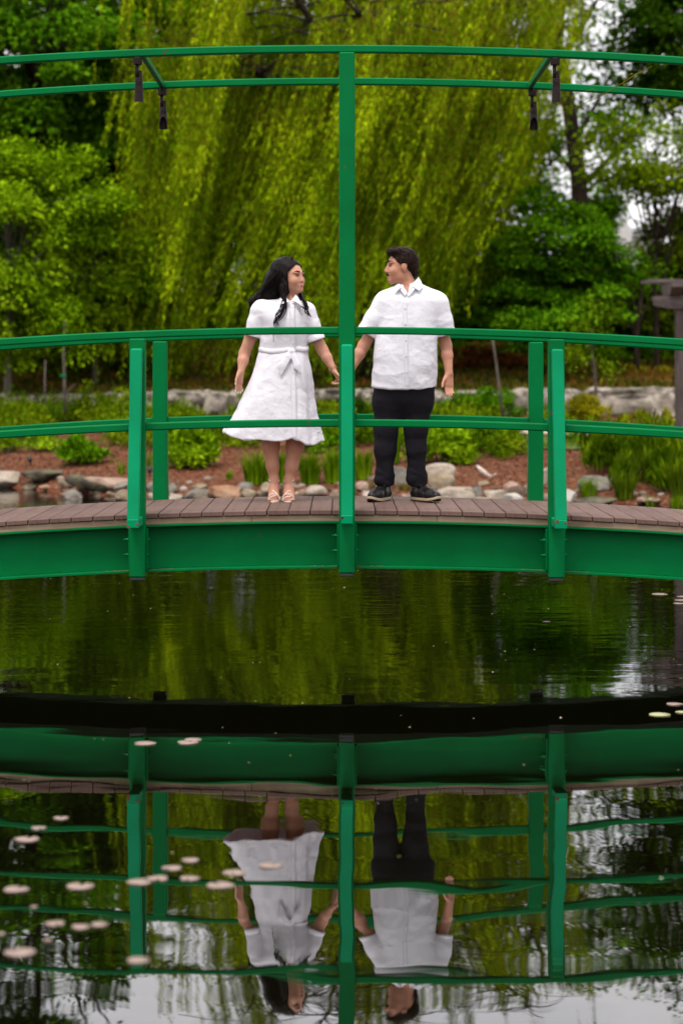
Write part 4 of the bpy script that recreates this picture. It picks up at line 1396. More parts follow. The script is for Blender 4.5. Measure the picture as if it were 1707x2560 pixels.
def lupine(px, py0, py1, D, label, seed):
    s = FPX / D
    p = at(px, py1, D)
    base = np.array([p[0], p[1], float(ground_z(p[0], p[1]))])
    top = CAM[2] - (py0 - HY) * D / FPX - base[2]
    bot = CAM[2] - (py1 - HY) * D / FPX - base[2]
    r = np.random.default_rng(seed)
    root = empty('flower_spike', base)
    MB().tube([(0, 0, 0), (0.01, 0, bot), (0, 0, top)], [0.008, 0.007, 0.003], 5).build('stem', BL['iris'], root)
    n = 90
    z = r.uniform(bot, top, n); a = r.uniform(0, 6.28, n)
    q = np.stack([np.cos(a), np.sin(a), 0.3 + 0 * a], 1)
    w = np.interp(z, [bot, top], [0.05, 0.012])
    V, F = leaf_quads(np.stack([0 * z, 0 * z, z], 1) + q * 0.01, q, r.normal(size=(n, 3)), w * 1.1, 0.028)
    c = mobj('petals', V, F, LM['purple'], root); c['kind'] = 'stuff'
    tag(root, label, 'flower')
lupine(520, 1062, 1092, 37.5, 'single purple flower spike behind the woman\'s skirt hem', 1)
lupine(823, 1066, 1092, 37.5, 'larger purple flower spike just before the centre post', 2)
lupine(836, 1064, 1080, 37.8, 'small purple flower spike touching the centre post', 3)

# ------------------------------------------------------------------ saplings and stakes
def sapling(pts, D, r0, label, name='sapling', leafy=None, seed=0, tie=None, forks=()):
    P = np.array([at(x, y, D) for x, y in pts])
    base = np.array([P[0][0], P[0][1], float(ground_z(P[0][0], P[0][1]))])
    P[0] = base
    root = empty(name, base)
    m = MB().tube((P - base).tolist(), np.linspace(r0, r0 * 0.55, len(P)).tolist(), 8)
    for f in forks:
        Q = np.array([at(x, y, D) for x, y in f]) - base
        m.tube(Q.tolist(), np.linspace(r0 * 0.5, r0 * 0.2, len(Q)).tolist(), 6)
    m.build('trunk', MAT['bark'] if r0 > 0.05 else MAT['bark_grey'], root, True)
    if tie:
        q = at(*tie, D) - base
        MB().box(tuple(q), (0.14, 0.07, 0.045), 0.012).build('tie', MAT['green'], root)
    if leafy:
        r = np.random.default_rng(seed)
        C = np.array([at(x, y, D) for x, y in leafy['at']]) - base
        k = np.repeat(np.arange(len(C)), leafy['n'])
        q = unit(len(k), r) * (r.random(len(k)) ** 0.5)[:, None] * leafy['r']
        d = q + r.normal(size=q.shape) * 0.3; d[:, 2] -= 0.2
        V, F = leaf_quads(C[k] + q, d, r.normal(size=q.shape) * 0.5 + [0, 0, 1], r.uniform(0.05, 0.12, len(k)), 0.045)
        c = mobj('crown', V, F, leafy['m'], root); c['kind'] = 'stuff'
    tag(root, label, 'sapling')
sapling([(112, 1030), (113, 960), (114, 900)], 40.5, 0.022, 'thin bare sapling stem beside the tied one')
sapling([(164, 1052), (162, 960), (160, 880), (162, 800)], 40.5, 0.034, 'sapling with a green tie and one low fork', tie=(159, 940), forks=[[(166, 985), (178, 970), (190, 958)]], leafy=dict(at=[(150, 800), (170, 770), (190, 820), (200, 880)], n=120, r=0.32, m=LM['lime']), seed=5)
sapling([(1258, 1040), (1246, 960), (1236, 880), (1230, 846)], 40.0, 0.026, 'slender leaning stem past the man before the wall', seed=6)
sapling([(1491, 1026), (1489, 980), (1484, 910), (1478, 880)], 40.0, 0.034, 'forked grey sapling with sparse leaves before the pale wall', forks=[[(1478, 880), (1470, 862), (1466, 840)], [(1478, 880), (1480, 850), (1478, 820)], [(1484, 915), (1462, 902), (1440, 895)]],
        leafy=dict(at=[(1455, 900), (1440, 870), (1475, 830), (1500, 800), (1450, 820), (1520, 920), (1420, 880), (1480, 770)], n=90, r=0.30, m=LM['olive']), seed=7)
sapling([(1592, 950), (1590, 900), (1588, 850), (1596, 780), (1606, 700)], 46.0, 0.075, 'dark many-stemmed trunk near the pergola', name='stemmed_tree', forks=[[(1588, 850), (1575, 800), (1560, 750)], [(1588, 850), (1600, 800), (1622, 745), (1640, 700)], [(1589, 845), (1586, 790), (1580, 720)]],
        leafy=dict(at=[(1560, 740), (1540, 700), (1580, 690), (1620, 700), (1650, 690), (1600, 660), (1520, 670)], n=150, r=0.5, m=LM['green']), seed=8)

# ------------------------------------------------------------------ pergola at the frame edge
DP = 36.0
pg = at(1702, 1140, DP)
pbase = np.array([pg[0], pg[1], float(ground_z(pg[0], pg[1]))])
per = empty('pergola', pbase)
tag(per, 'weathered grey timber pergola with shaped beam ends at the frame edge', 'pergola')
def rel(px, py, D=DP):
    return at(px + 10, py, D) - pbase
zt = rel(1690, 762)[2]
for k, (px, dd) in enumerate(((1694, 0.0), (2060, 0.0))):
    q = rel(px, 1140)
    MB().box((q[0], dd, (zt - 0.4) / 2 - 0.0), (0.22, 0.20, zt + 0.4), 0.012).build('post', MAT['grey_wood'], per)
def beam_profile(x0, x1, z0, z1, y0, y1, scroll):
    """beam along x with a scrolled end at x0"""
    h = z1 - z0
    out = [(x1, z0), (x1, z1), (x0, z1)]
    for t in np.linspace(0, 1, 9):
        out.append((x0 + scroll * (0.18 * t + 0.10 * math.sin(t * math.pi * 2.2) * t), z1 - h * (0.30 + 0.5 * t)))
    out.append((x0 + scroll * 0.75, z0 + h * 0.10))
    out.append((x0 + scroll, z0))
    m = MB()
    n = len(out)
    m.v = [(x, y0, z) for x, z in out] + [(x, y1, z) for x, z in out]
    m.f = [tuple(range(n))[::-1], tuple(range(n, 2 * n))] + [(i, (i + 1) % n, n + (i + 1) % n, n + i) for i in range(n)]
    return m
a0, a1 = rel(1622, 772), rel(1620, 740)
for yy in (-0.155, 0.105):
    beam_profile(a0[0], a0[0] + 3.2, a0[2], a1[2], yy, yy + 0.05, 0.26).build('beam', MAT['grey_wood_long'], per)
# rafters across, running away from the camera, with scrolled ends seen from the side
b0, b1 = rel(1655, 738), rel(1655, 709)
for k in range(5):
    x = b0[0] + 0.12 + 0.55 * k
    m = MB()
    prof = []
    y_front = -0.45
    h = b1[2] - b0[2]
    for t in np.linspace(0, 1, 7):
        prof.append((y_front + 0.22 * t, b1[2] - h * (0.35 + 0.65 * t)))
    prof += [(0.55, b0[2]), (0.75, b1[2]), (y_front, b1[2])]
    n = len(prof)
    m.v = [(x - 0.1, y, z) for y, z in prof] + [(x + 0.1, y, z) for y, z in prof]
    m.f = [tuple(range(n)), tuple(range(n, 2 * n))[::-1]] + [(i, n + i, n + (i + 1) % n, (i + 1) % n) for i in range(n)]
    m.build('rafter', MAT['grey_wood'], per)
t0 = rel(1600, 707)
for k in range(3):
    MB().box((t0[0] + 1.75, -0.34 + 0.40 * k, t0[2] + 0.022), (3.5, 0.05, 0.045), 0.004).build('batten', MAT['grey_wood_long'], per)

# ------------------------------------------------------------------ house beyond the trees
DH = 88.0
hp = at(1556, 640, DH)
hb = np.array([hp[0], hp[1], float(ground_z(hp[0], hp[1]))])
house = empty('house', hb)
tag(house, 'pale house with a small white gable glimpsed between the trees', 'house')
white_m = simple_mat('pale_render', [(0.3, (0.42, 0.40, 0.40)), (0.7, (0.55, 0.53, 0.53))], 2, 0.8, 0.003)
roof_m = simple_mat('grey_shingle', [(0.3, (0.13, 0.13, 0.14)), (0.7, (0.22, 0.215, 0.22))], 8, 0.85, 0.01)
H = lambda px, py: at(px, py, DH) - hb
z_e = H(1556, 590)[2]
MB().box((0.3, 2.0, z_e / 2), (2.6, 4.0, z_e), 0.02).build('wall', white_m, house)
m = MB()
z_r = z_e + 0.45
m.add([(-1.2, -0.25, z_e), (1.8, -0.25, z_e), (1.8, 4.25, z_e), (-1.2, 4.25, z_e), (-0.5, 2.0, z_r), (1.1, 2.0, z_r)], [(0, 1, 5, 4), (1, 2, 5), (2, 3, 4, 5), (3, 0, 4), (3, 2, 1, 0)])
rf = m.build('roof', roof_m, house)
g0, g1, gt = H(1540, 585), H(1574, 585), H(1558, 541)
m = MB()
m.add([(g0[0], -0.5, z_e - 0.4), (g1[0], -0.5, z_e - 0.4), (g1[0], -0.5, g1[2]), ((g0[0] + g1[0]) / 2, -0.5, gt[2]), (g0[0], -0.5, g0[2]), (g0[0], 1.8, z_e - 0.4), (g1[0], 1.8, z_e - 0.4), (g1[0], 1.8, g1[2]), ((g0[0] + g1[0]) / 2, 1.8, gt[2]), (g0[0], 1.8, g0[2])],
      [(0, 1, 2, 3, 4), (9, 8, 7, 6, 5), (0, 5, 6, 1), (1, 6, 7, 2), (2, 7, 8, 3), (3, 8, 9, 4), (4, 9, 5, 0)])
m.build('gable', white_m, house)
for wx in (-0.4, 0.9):
    f = MB().box((wx, -0.03, z_e * 0.62), (0.9, 0.08, 1.1), 0.01).build('window', white_m, house)
    MB().box((wx, -0.08, z_e * 0.62), (0.74, 0.02, 0.94), 0.002).build('pane', MAT['black_plastic'], f)

# ------------------------------------------------------------------ small garden lights on the mulch
def garden_light(px, py, label):
    D = ground_hit(px, py + 7)
    p = at(px, py, D)
    z = float(ground_z(p[0], p[1]))
    r = empty('garden_light', (p[0], p[1], z))
    MB().tube([(0, 0, -0.05), (0, 0, 0.06)], 0.012, 8).build('stake', MAT['black_plastic'], r)
    m = MB()
    m.tube([(0, 0.04, 0.06), (0, 0.0, 0.085), (0, -0.06, 0.12)], [0.022, 0.034, 0.040], 12).build('lamp_head', MAT['black_plastic'], r, True)
    tag(r, label, 'light')
garden_light(76, 1158, 'small black garden spotlight on the mulch near the frame edge')
garden_light(375, 1186, 'small black garden spotlight between the near and far posts')

# ------------------------------------------------------------------ lily pads and specks on the water
def water_point(px, py):
    D = CAM[2] * FPX / (py - HY)
    return at(px, py, D), FPX / D
pad_m = simple_mat('lily_pad', [(0.25, (0.13, 0.105, 0.07)), (0.5, (0.24, 0.175, 0.145)), (0.75, (0.30, 0.235, 0.20))], 14, 0.6, 0.002, src='Object', spec=0.08)
pad_y = simple_mat('yellowing_lily_pad', [(0.3, (0.26, 0.27, 0.13)), (0.7, (0.36, 0.36, 0.20))], 14, 0.6, 0.002, spec=0.08)
PADS = [
    (68, 2099, 66, 'pad in the water furthest towards the edge above the pale group'), (97, 2071, 40, 'smallish pad just above the edge pad'), (154, 2046, 40, 'small pad highest of the edge cluster'),
    (42, 2224, 68, 'wide pad at the frame edge level with the low rail reflection'), (201, 2217, 74, 'wide pad on the rail reflection between edge and near post'), (349, 2206, 66, 'pad crossing the near post reflection'),
    (394, 2197, 58, 'pad touching the one on the near post reflection'), (430, 2171, 54, 'pad above the pair by the near post reflection'), (476, 2151, 48, 'highest pad of the cluster past the near post reflection'),
    (475, 2197, 54, 'pad in the middle of the cluster past the near post reflection'), (551, 2214, 74, 'wide pad lowest of the cluster past the near post reflection'), (586, 2183, 62, 'pad at the edge of the reflected dress'), (676, 2165, 62, 'pad floating on the reflected white dress'),
    (138, 2310, 54, 'pad below the rail reflection near the frame edge'), (203, 2318, 50, 'pad beside the one reflecting sky'), (250, 2312, 46, 'pad on the edge of the reflected sky'), (52, 2382, 84, 'largest and lowest pad near the frame edge'),
    (347, 2402, 62, 'lowest pad on the near post reflection'), (3, 2336, 24, 'pad cut by the frame edge'), (120, 2351, 24, 'little pad above the largest one'), (86, 2268, 20, 'little pad under the wide edge pad'),
    (363, 1859, 58, 'pad on the dark bridge reflection beside the near post'), (470, 1857, 56, 'pad on the girder reflection past the near post'), (484, 1850, 46, 'pad overlapping its neighbour on the girder reflection'),
    (1648, 1486, 42, 'flat pad beyond the bridge on the man\'s side'), (1702, 1492, 26, 'pad at the frame edge beyond the bridge'), (1698, 1501, 30, 'pad just below the one at the frame edge beyond the bridge'), (1696, 1509, 30, 'lowest of the pads at the frame edge beyond the bridge'),
    (1648, 1787, 58, 'yellowish pad on the dark reflection on the man\'s side'), (1685, 1761, 44, 'pad above the yellowish one on the dark reflection'), (1702, 1781, 32, 'yellowish pad cut by the frame edge on the dark reflection'),
    (1365, 1555, 20, 'tiny pad alone beyond the bridge near the far post reflection'),
]
for i, (px, py, w, lab) in enumerate(PADS):
    p, s = water_point(px, py)
    r = np.random.default_rng(600 + i)
    R0 = w / s / 2 * 0.93
    n = 22
    a0_ = r.uniform(0, 6.28)
    ang = a0_ + np.linspace(0.22, 2 * math.pi - 0.22, n)
    rad = R0 * (1 + 0.05 * np.sin(ang * 3 + r.uniform(0, 6)) + 0.02 * r.normal(size=n))
    m = MB()
    # cleft leaf with a slightly raised rim and its own thickness
    top = [(0, 0, 0.003)] + [(rad[k] * math.cos(ang[k]) * 0.55, rad[k] * math.sin(ang[k]) * 0.55, 0.0035) for k in range(n)] + [(rad[k] * math.cos(ang[k]), rad[k] * math.sin(ang[k]), 0.003 + 0.0008 * (1 + math.sin(ang[k] * 2 + i))) for k in range(n)]
    bot = [(x, y, z - 0.003) for x, y, z in top]
    F_ = [(0, 1 + k, 2 + k) for k in range(n - 1)] + [(1 + k, 1 + n + k, 2 + n + k, 2 + k) for k in range(n - 1)]
    nb = len(top)
    F_ += [tuple(q + nb for q in f)[::-1] for f in F_]
    rim = [0] + list(range(1 + n, 1 + 2 * n))
    F_ += [(rim[(k + 1) % len(rim)], rim[k], rim[k] + nb, rim[(k + 1) % len(rim)] + nb) for k in range(len(rim))]
    m.add(top + bot, F_)
    o = m.build('lily_pad', pad_y if i in (28, 30) else pad_m, None, True)
    o.location = (p[0], p[1], 0.0)
    words_ = lab if 'lily' in lab else lab.replace('pad', 'lily pad', 1)
    tag(o, 'pale ' + words_ if len(words_.split()) < 15 else words_, 'lily pad', 'lily pads on the pond')
N = 300
sx = rng.uniform(-4.5, 4.5, N); sy = -14.4 + 10 ** rng.uniform(np.log10(6.0), np.log10(26), N)
sr = rng.uniform(0.002, 0.0055, N)
V0, F0 = ico(0)
VV = V0[None] * sr[:, None, None] * np.array([1.4, 1.4, 0.35]) + np.stack([sx, sy, 0 * sx + 0.001], 1)[:, None]
FF = (F0[None] + (np.arange(N) * len(V0))[:, None, None]).reshape(-1, 3)
speck_m = leaf_mat('pollen_specks', (0.12, 0.10, 0.03), (0.30, 0.26, 0.10), (0.60, 0.56, 0.42), 4.0, 0.0)
tag(mobj('floating_specks', VV.reshape(-1, 3), FF, speck_m), 'tiny yellowish petals and pollen specks floating on the pond', 'debris', kind='stuff')

# dry vine tendril hooked over the overhead beams
tv = MB()
pts = [at(1630, 165, 14.35), at(1590, 185, 14.4), at(1555, 208, 14.6), at(1500, 240, 15.0), at(1440, 268, 15.4), at(1380, 292, 15.6)]
tv.tube([tuple(q) for q in pts], [0.003, 0.0035, 0.003, 0.0025, 0.002, 0.0012], 6)
tv.tube([tuple(q) for q in (pts[3], pts[3] + [-0.05, 0, 0.05], pts[3] + [-0.1, 0, 0.03])], [0.002, 0.0015, 0.001], 5)
tv.tube([tuple(q) for q in (pts[2], pts[2] + [0.04, 0, 0.06], pts[2] + [0.07, 0, 0.05])], [0.002, 0.0015, 0.001], 5)
vine = empty('vine_tendril', tuple(pts[0]))
tv.v = [(x - pts[0][0], y - pts[0][1], z - pts[0][2]) for x, y, z in tv.v]
tv.build('stem', MAT['twig'], vine)
r = np.random.default_rng(9)
q = np.array([pts[1], pts[1] + [0.02, 0, 0.015], pts[2], pts[2] + [0.01, 0, 0.02], pts[1] - [0.03, 0, 0]]) - pts[0]
for j in range(len(q)):
    V, F = leaf_quads(q[j:j + 1], r.normal(size=(1, 3)), np.array([[0, -1, 0.3]]), 0.030, 0.018)
    mobj('leaf', V, F, LM['lime'], vine)
tag(vine, 'thin dry vine tendril with a few new leaves strung across the overhead beams', 'vine')

# ------------------------------------------------------------------ people: bodies grown from an implicit surface
class Field:
    def __init__(self, lo, hi, h):
        self.lo = np.array(lo, float); self.h = h
        self.n = np.ceil((np.array(hi) - self.lo) / h).astype(int) + 1
        self.ax = [(self.lo[i] + h * np.arange(self.n[i])).astype(np.float32) for i in range(3)]
        self.v = np.full(self.n, 0.2, np.float32)
    def sub(self, lo, hi):
        s = []
        for i in range(3):
            a = int(np.clip(np.floor((lo[i] - self.lo[i]) / self.h), 0, self.n[i] - 1))
            b = int(np.clip(np.ceil((hi[i] - self.lo[i]) / self.h) + 1, a + 1, self.n[i]))
            s.append(slice(a, b))
        return tuple(s), self.ax[0][s[0]][:, None, None], self.ax[1][s[1]][None, :, None], self.ax[2][s[2]][None, None, :]
    def merge(self, s, d, k):
        a = self.v[s]
        if k <= 0:
            self.v[s] = np.minimum(a, d)
        else:
            h = np.clip(0.5 + 0.5 * (a - d) / k, 0, 1)
            self.v[s] = a * (1 - h) + d * h - k * h * (1 - h)
    def carve(self, s, d):
        self.v[s] = np.maximum(self.v[s], -d)
    def d_cone(self, a, b, ra, rb, flat, pad):
        a = np.array(a, float); b = np.array(b, float)
        m = max(ra, rb) * (1.0 if flat is None else max(1.0, flat[1])) + pad
        s, X, Y, Z = self.sub(np.minimum(a, b) - m, np.maximum(a, b) + m)
        px, py, pz = X - a[0], Y - a[1], Z - a[2]
        ba = b - a
        if flat is not None:
            ax, f = np.array(flat[0], float), flat[1]
            ax = ax / np.linalg.norm(ax)
            g = (px * ax[0] + py * ax[1] + pz * ax[2]) * (1.0 / f - 1.0)
            px, py, pz = px + g * ax[0], py + g * ax[1], pz + g * ax[2]
            gb = float(ba @ ax) * (1.0 / f - 1.0)
            ba = ba + gb * ax
        L2 = max(float(ba @ ba), 1e-12)
        t = np.clip((px * ba[0] + py * ba[1] + pz * ba[2]) / L2, 0, 1)
        d = np.sqrt((px - t * ba[0]) ** 2 + (py - t * ba[1]) ** 2 + (pz - t * ba[2]) ** 2) - (ra + (rb - ra) * t)
        return s, d.astype(np.float32), (X, Y, Z)
    def cone(self, a, b, ra, rb=None, k=0.012, flat=None, cut=None):
        s, d, (X, Y, Z) = self.d_cone(a, b, ra, ra if rb is None else rb, flat, 0.05)
        if cut is not None:
            p, n = cut
            d = np.maximum(d, (X - p[0]) * n[0] + (Y - p[1]) * n[1] + (Z - p[2]) * n[2]).astype(np.float32)
        self.merge(s, d, k)
    def chain(self, pts, radii, k=0.012, flat=None):
        for i in range(len(pts) - 1):
            self.cone(pts[i], pts[i + 1], radii[i], radii[i + 1], k, flat)
    def d_ell(self, c, r, M=None, pad=0.05):
        c = np.array(c, float); r = np.array(r, float)
        m = r.max() + pad
        s, X, Y, Z = self.sub(c - m, c + m)
        p = [X - c[0], Y - c[1], Z - c[2]]
        if M is not None:
            p = [p[0] * M[0][i] + p[1] * M[1][i] + p[2] * M[2][i] for i in range(3)]
        q = np.sqrt((p[0] / r[0]) ** 2 + (p[1] / r[1]) ** 2 + (p[2] / r[2]) ** 2)
        return s, ((q - 1) * r.min()).astype(np.float32)
    def ell(self, c, r, M=None, k=0.012):
        self.merge(*self.d_ell(c, r, M), k)
    def loft(self, z, x0, x1, yc, b, p=2.3, k=0.02, wave=None, zlo=None, shrink=0.0, carve=False, top=None):
        z = np.array(z, float)
        o = np.argsort(z)
        z = z[o]; x0 = np.array(x0, float)[o]; x1 = np.array(x1, float)[o]
        yc = np.broadcast_to(yc, z.shape)[o] if np.ndim(yc) else np.full(z.shape, yc); b = np.array(b, float)[o]
        lo = (x0.min() - 0.06, (yc - b).min() - 0.06, z.min() - 0.02); hi = (x1.max() + 0.06, (yc + b).max() + 0.06, z.max() + 0.02)
        s, X, Y, Z = self.sub(lo, hi)
        zz = Z.ravel()
        f = lambda a: smooth_interp(zz, z, a)[None, None, :].astype(np.float32)
        A = (f(x1) - f(x0)) / 2 - shrink; Cx = (f(x1) + f(x0)) / 2; B = f(b) - shrink; Cy = f(yc)
        u, v = (X - Cx) / A, (Y - Cy) / B
        q = (np.abs(u) ** p + np.abs(v) ** p) ** (1.0 / p)
        if wave is not None:
            th = np.arctan2(v, u)
            q = q / (1 + wave(th, Z))
        d = (q - 1) * np.minimum(A, B)
        d = np.maximum(d, Z - (z.max() if top is None else top))
        bot = z.min() if zlo is None else zlo(X, Y)
        d = np.maximum(d, bot - Z) if not carve else d
        if carve:
            self.carve(s, d)
        else:
            self.merge(s, d.astype(np.float32), k)
    def mesh(self, smooth=2):
        V, F = surface_nets(self.v, self.lo, self.h)
        return laplacian(V, F, smooth), F

def smooth_interp(x, xs, ys):
    """monotone-ish cubic through the knots"""
    m = np.gradient(ys, xs)
    i = np.clip(np.searchsorted(xs, x) - 1, 0, len(xs) - 2)
    h = xs[i + 1] - xs[i]
    t = np.clip((x - xs[i]) / h, 0, 1)
    return (2 * t ** 3 - 3 * t ** 2 + 1) * ys[i] + (t ** 3 - 2 * t ** 2 + t) * h * m[i] + (-2 * t ** 3 + 3 * t ** 2) * ys[i + 1] + (t ** 3 - t ** 2) * h * m[i + 1]

def surface_nets(val, lo, h):
    s = val < 0
    nx, ny, nz = val.shape
    cnt = np.zeros((nx - 1, ny - 1, nz - 1), np.int8)
    for dx in (0, 1):
        for dy in (0, 1):
            for dz in (0, 1):
                cnt += s[dx:nx - 1 + dx, dy:ny - 1 + dy, dz:nz - 1 + dz]
    mask = (cnt > 0) & (cnt < 8)
    idx = np.full(mask.shape, -1, np.int64)
    cells = np.argwhere(mask)
    idx[mask] = np.arange(len(cells))
    acc = np.zeros((len(cells), 3)); num = np.zeros(len(cells))
    C8 = [(a, b, c) for a in (0, 1) for b in (0, 1) for c in (0, 1)]
    for a in C8:
        for ax in range(3):
            if a[ax] == 1:
                continue
            b = list(a); b[ax] = 1
            va = val[cells[:, 0] + a[0], cells[:, 1] + a[1], cells[:, 2] + a[2]]
            vb = val[cells[:, 0] + b[0], cells[:, 1] + b[1], cells[:, 2] + b[2]]
            cr = (va < 0) != (vb < 0)
            t = np.where(cr, va / np.where(cr, va - vb, 1), 0)
            p = np.tile(np.array(a, float), (len(cells), 1))
            p[:, ax] = t
            acc[cr] += p[cr]; num[cr] += 1
    V = lo + h * (cells + acc / num[:, None])
    faces = []
    for ax in range(3):
        o1, o2 = (ax + 1) % 3, (ax + 2) % 3
        sl0 = [slice(None)] * 3; sl1 = [slice(None)] * 3
        sl0[ax] = slice(0, -1); sl1[ax] = slice(1, None)
        e = s[tuple(sl0)] != s[tuple(sl1)]
        E = np.argwhere(e)
        k = (E[:, o1] > 0) & (E[:, o2] > 0) & (E[:, o1] < val.shape[o1] - 1) & (E[:, o2] < val.shape[o2] - 1)
        E = E[k]
        inside = s[E[:, 0], E[:, 1], E[:, 2]]
        q = []
        for d1, d2 in ((-1, -1), (0, -1), (0, 0), (-1, 0)):
            c = E.copy(); c[:, o1] += d1; c[:, o2] += d2
            q.append(idx[c[:, 0], c[:, 1], c[:, 2]])
        q = np.stack(q, 1)
        q[~inside] = q[~inside][:, ::-1]
        faces.append(q)
    return V, np.concatenate(faces)

def laplacian(V, F, it, w=0.5):
    if it <= 0:
        return V
    e = np.concatenate([F[:, [i, (i + 1) % 4]] for i in range(4)])
    for _ in range(it):
        acc = np.zeros_like(V); n = np.zeros(len(V))
        for c in range(3):
            acc[:, c] = np.bincount(e[:, 0], V[e[:, 1], c], len(V)) + np.bincount(e[:, 1], V[e[:, 0], c], len(V))
        n = np.bincount(e[:, 0], minlength=len(V)) + np.bincount(e[:, 1], minlength=len(V))
        V = V * (1 - w) + w * acc / n[:, None]
    return V

def vert_normals(V, F):
    fn = np.cross(V[F[:, 2]] - V[F[:, 0]], V[F[:, 3]] - V[F[:, 1]])
    N = np.zeros_like(V)
    for i in range(4):
        for c in range(3):
            N[:, c] += np.bincount(F[:, i], fn[:, c], len(V))
    return N / np.maximum(np.linalg.norm(N, axis=1, keepdims=True), 1e-12)

def wrinkle(V, F, spec, mask=None):
    """push the cloth along its normals by folds: spec = list of (scale xyz, amplitude, seed, ridged)"""
    N = vert_normals(V, F)
    h = np.zeros(len(V))
    for sc, amp, seed, ridged in spec:
        warp = 0.6 * np.stack([vnoise(V * 5 + 3.1, seed + 50), vnoise(V * 5 + 9.7, seed + 51), vnoise(V * 5 + 5.3, seed + 52)], 1)
        n = fbm(V * np.array(sc) + warp, seed, 3)
        h += amp * ((1 - 2.4 * np.abs(n)) if ridged else n)
    if mask is not None:
        h = h * mask(V)
    return V + N * h[:, None]

def skin_mat(name, base, lip):
    m, nt, b = new_mat(name)
    v = objvec(nt)
    f = noise(nt, 11.0, 4, v)
    c0 = tuple(q * 0.88 for q in base); c1 = tuple(min(1, q * 1.08) for q in base)
    nt.links.new(ramp(nt, f, [(0.3, c0), (0.7, c1)]), b.inputs['Base Color'])
    b.inputs['Roughness'].default_value = 0.48
    b.inputs['Specular IOR Level'].default_value = 0.35
    b.inputs['Subsurface Weight'].default_value = 0.12
    b.inputs['Subsurface Radius'].default_value = (0.012, 0.005, 0.003)
    b.inputs['Subsurface Scale'].default_value = 1.0
    bump(nt, b, noise(nt, 160, 3, v), 0.0004)
    return m

def linen_mat(name, base):
    m, nt, b = new_mat(name)
    v = objvec(nt)
    f = noise(nt, 5.0, 5, v)
    nt.links.new(ramp(nt, f, [(0.3, tuple(q * 0.96 for q in base)), (0.7, base)]), b.inputs['Base Color'])
    b.inputs['Roughness'].default_value = 0.85
    b.inputs['Specular IOR Level'].default_value = 0.2
    b.inputs['Sheen Weight'].default_value = 0.1
    n1 = noise(nt, 13.0, 4, v, 0.6, 1.6)
    n2 = noise(nt, 34.0, 3, v, 0.6, 1.0)
    a = nd(nt, 'ShaderNodeMath', operation='MULTIPLY_ADD'); a.inputs[1].default_value = 0.35
    nt.links.new(n2, a.inputs[0]); nt.links.new(n1, a.inputs[2])
    bump(nt, b, a.outputs[0], 0.007, 0.6)
    tr = nt.nodes.new('ShaderNodeBsdfTranslucent'); tr.inputs['Color'].default_value = (*base, 1)
    ms = nt.nodes.new('ShaderNodeMixShader'); ms.inputs['Fac'].default_value = 0.18
    out = nt.nodes['Material Output']
    nt.links.new(b.outputs['BSDF'], ms.inputs[1]); nt.links.new(tr.outputs['BSDF'], ms.inputs[2])
    nt.links.new(ms.outputs['Shader'], out.inputs['Surface'])
    return m

def hair_mat(name, c0, c1):
    m, nt, b = new_mat(name)
    v = objvec(nt, (1, 1, 0.25))
    nt.links.new(ramp(nt, noise(nt, 90, 3, v), [(0.3, c0), (0.7, c1)]), b.inputs['Base Color'])
    b.inputs['Roughness'].default_value = 0.45
    b.inputs['Specular IOR Level'].default_value = 0.06
    bump(nt, b, noise(nt, 120, 3, v), 0.002)
    return m

MAT['skin_m'] = skin_mat('skin_warm', (0.45, 0.205, 0.128), None)
MAT['skin_w'] = skin_mat('skin_fair', (0.48, 0.230, 0.148), None)
MAT['linen'] = linen_mat('white_linen', (0.80, 0.785, 0.835))
MAT['linen_w'] = linen_mat('white_linen_dress', (0.81, 0.785, 0.835))
MAT['hair_w'] = hair_mat('black_hair', (0.004, 0.003, 0.003), (0.012, 0.008, 0.008))
MAT['hair_m'] = hair_mat('dark_brown_hair', (0.009, 0.005, 0.004), (0.026, 0.014, 0.010))
MAT['lips'] = simple_mat('rose_lips', [(0.3, (0.36, 0.075, 0.07)), (0.7, (0.44, 0.10, 0.09))], 40, 0.4, 0)
MAT['lips_m'] = simple_mat('natural_lips', [(0.3, (0.34, 0.13, 0.10)), (0.7, (0.40, 0.16, 0.12))], 40, 0.5, 0)
MAT['eye'] = simple_mat('dark_eye', [(0.3, (0.006, 0.004, 0.003)), (0.7, (0.012, 0.008, 0.006))], 40, 0.15, 0)
MAT['eye_white'] = simple_mat('eye_white', [(0.3, (0.34, 0.27, 0.24)), (0.7, (0.40, 0.33, 0.30))], 40, 0.25, 0)
MAT['trouser'] = simple_mat('black_twill', [(0.3, (0.007, 0.0065, 0.009)), (0.7, (0.013, 0.012, 0.016))], 8, 0.85, 0.006, 16, spec=0.12)
MAT['leather'] = simple_mat('black_leather', [(0.3, (0.007, 0.006, 0.006)), (0.7, (0.014, 0.011, 0.011))], 30, 0.38, 0.001, 60, spec=0.25)
MAT['sole'] = simple_mat('tan_rubber', [(0.3, (0.36, 0.26, 0.16)), (0.7, (0.46, 0.35, 0.23))], 20, 0.7, 0.001)
MAT['nude'] = simple_mat('nude_leather', [(0.3, (0.66, 0.50, 0.42)), (0.7, (0.76, 0.60, 0.52))], 20, 0.4, 0.0005)
MAT['gold'] = simple_mat('rose_gold', [(0.3, (0.55, 0.28, 0.16)), (0.7, (0.65, 0.36, 0.22))], 20, 0.3, 0)
MAT['gold'].node_tree.nodes['Principled BSDF'].inputs['Metallic'].default_value = 0.9
MAT['nail'] = simple_mat('pale_nail', [(0.3, (0.72, 0.52, 0.48)), (0.7, (0.78, 0.60, 0.56))], 20, 0.3, 0)
MAT['pearl_button'] = simple_mat('pearl_button', [(0.3, (0.60, 0.58, 0.60)), (0.7, (0.68, 0.66, 0.68))], 40, 0.3, 0)

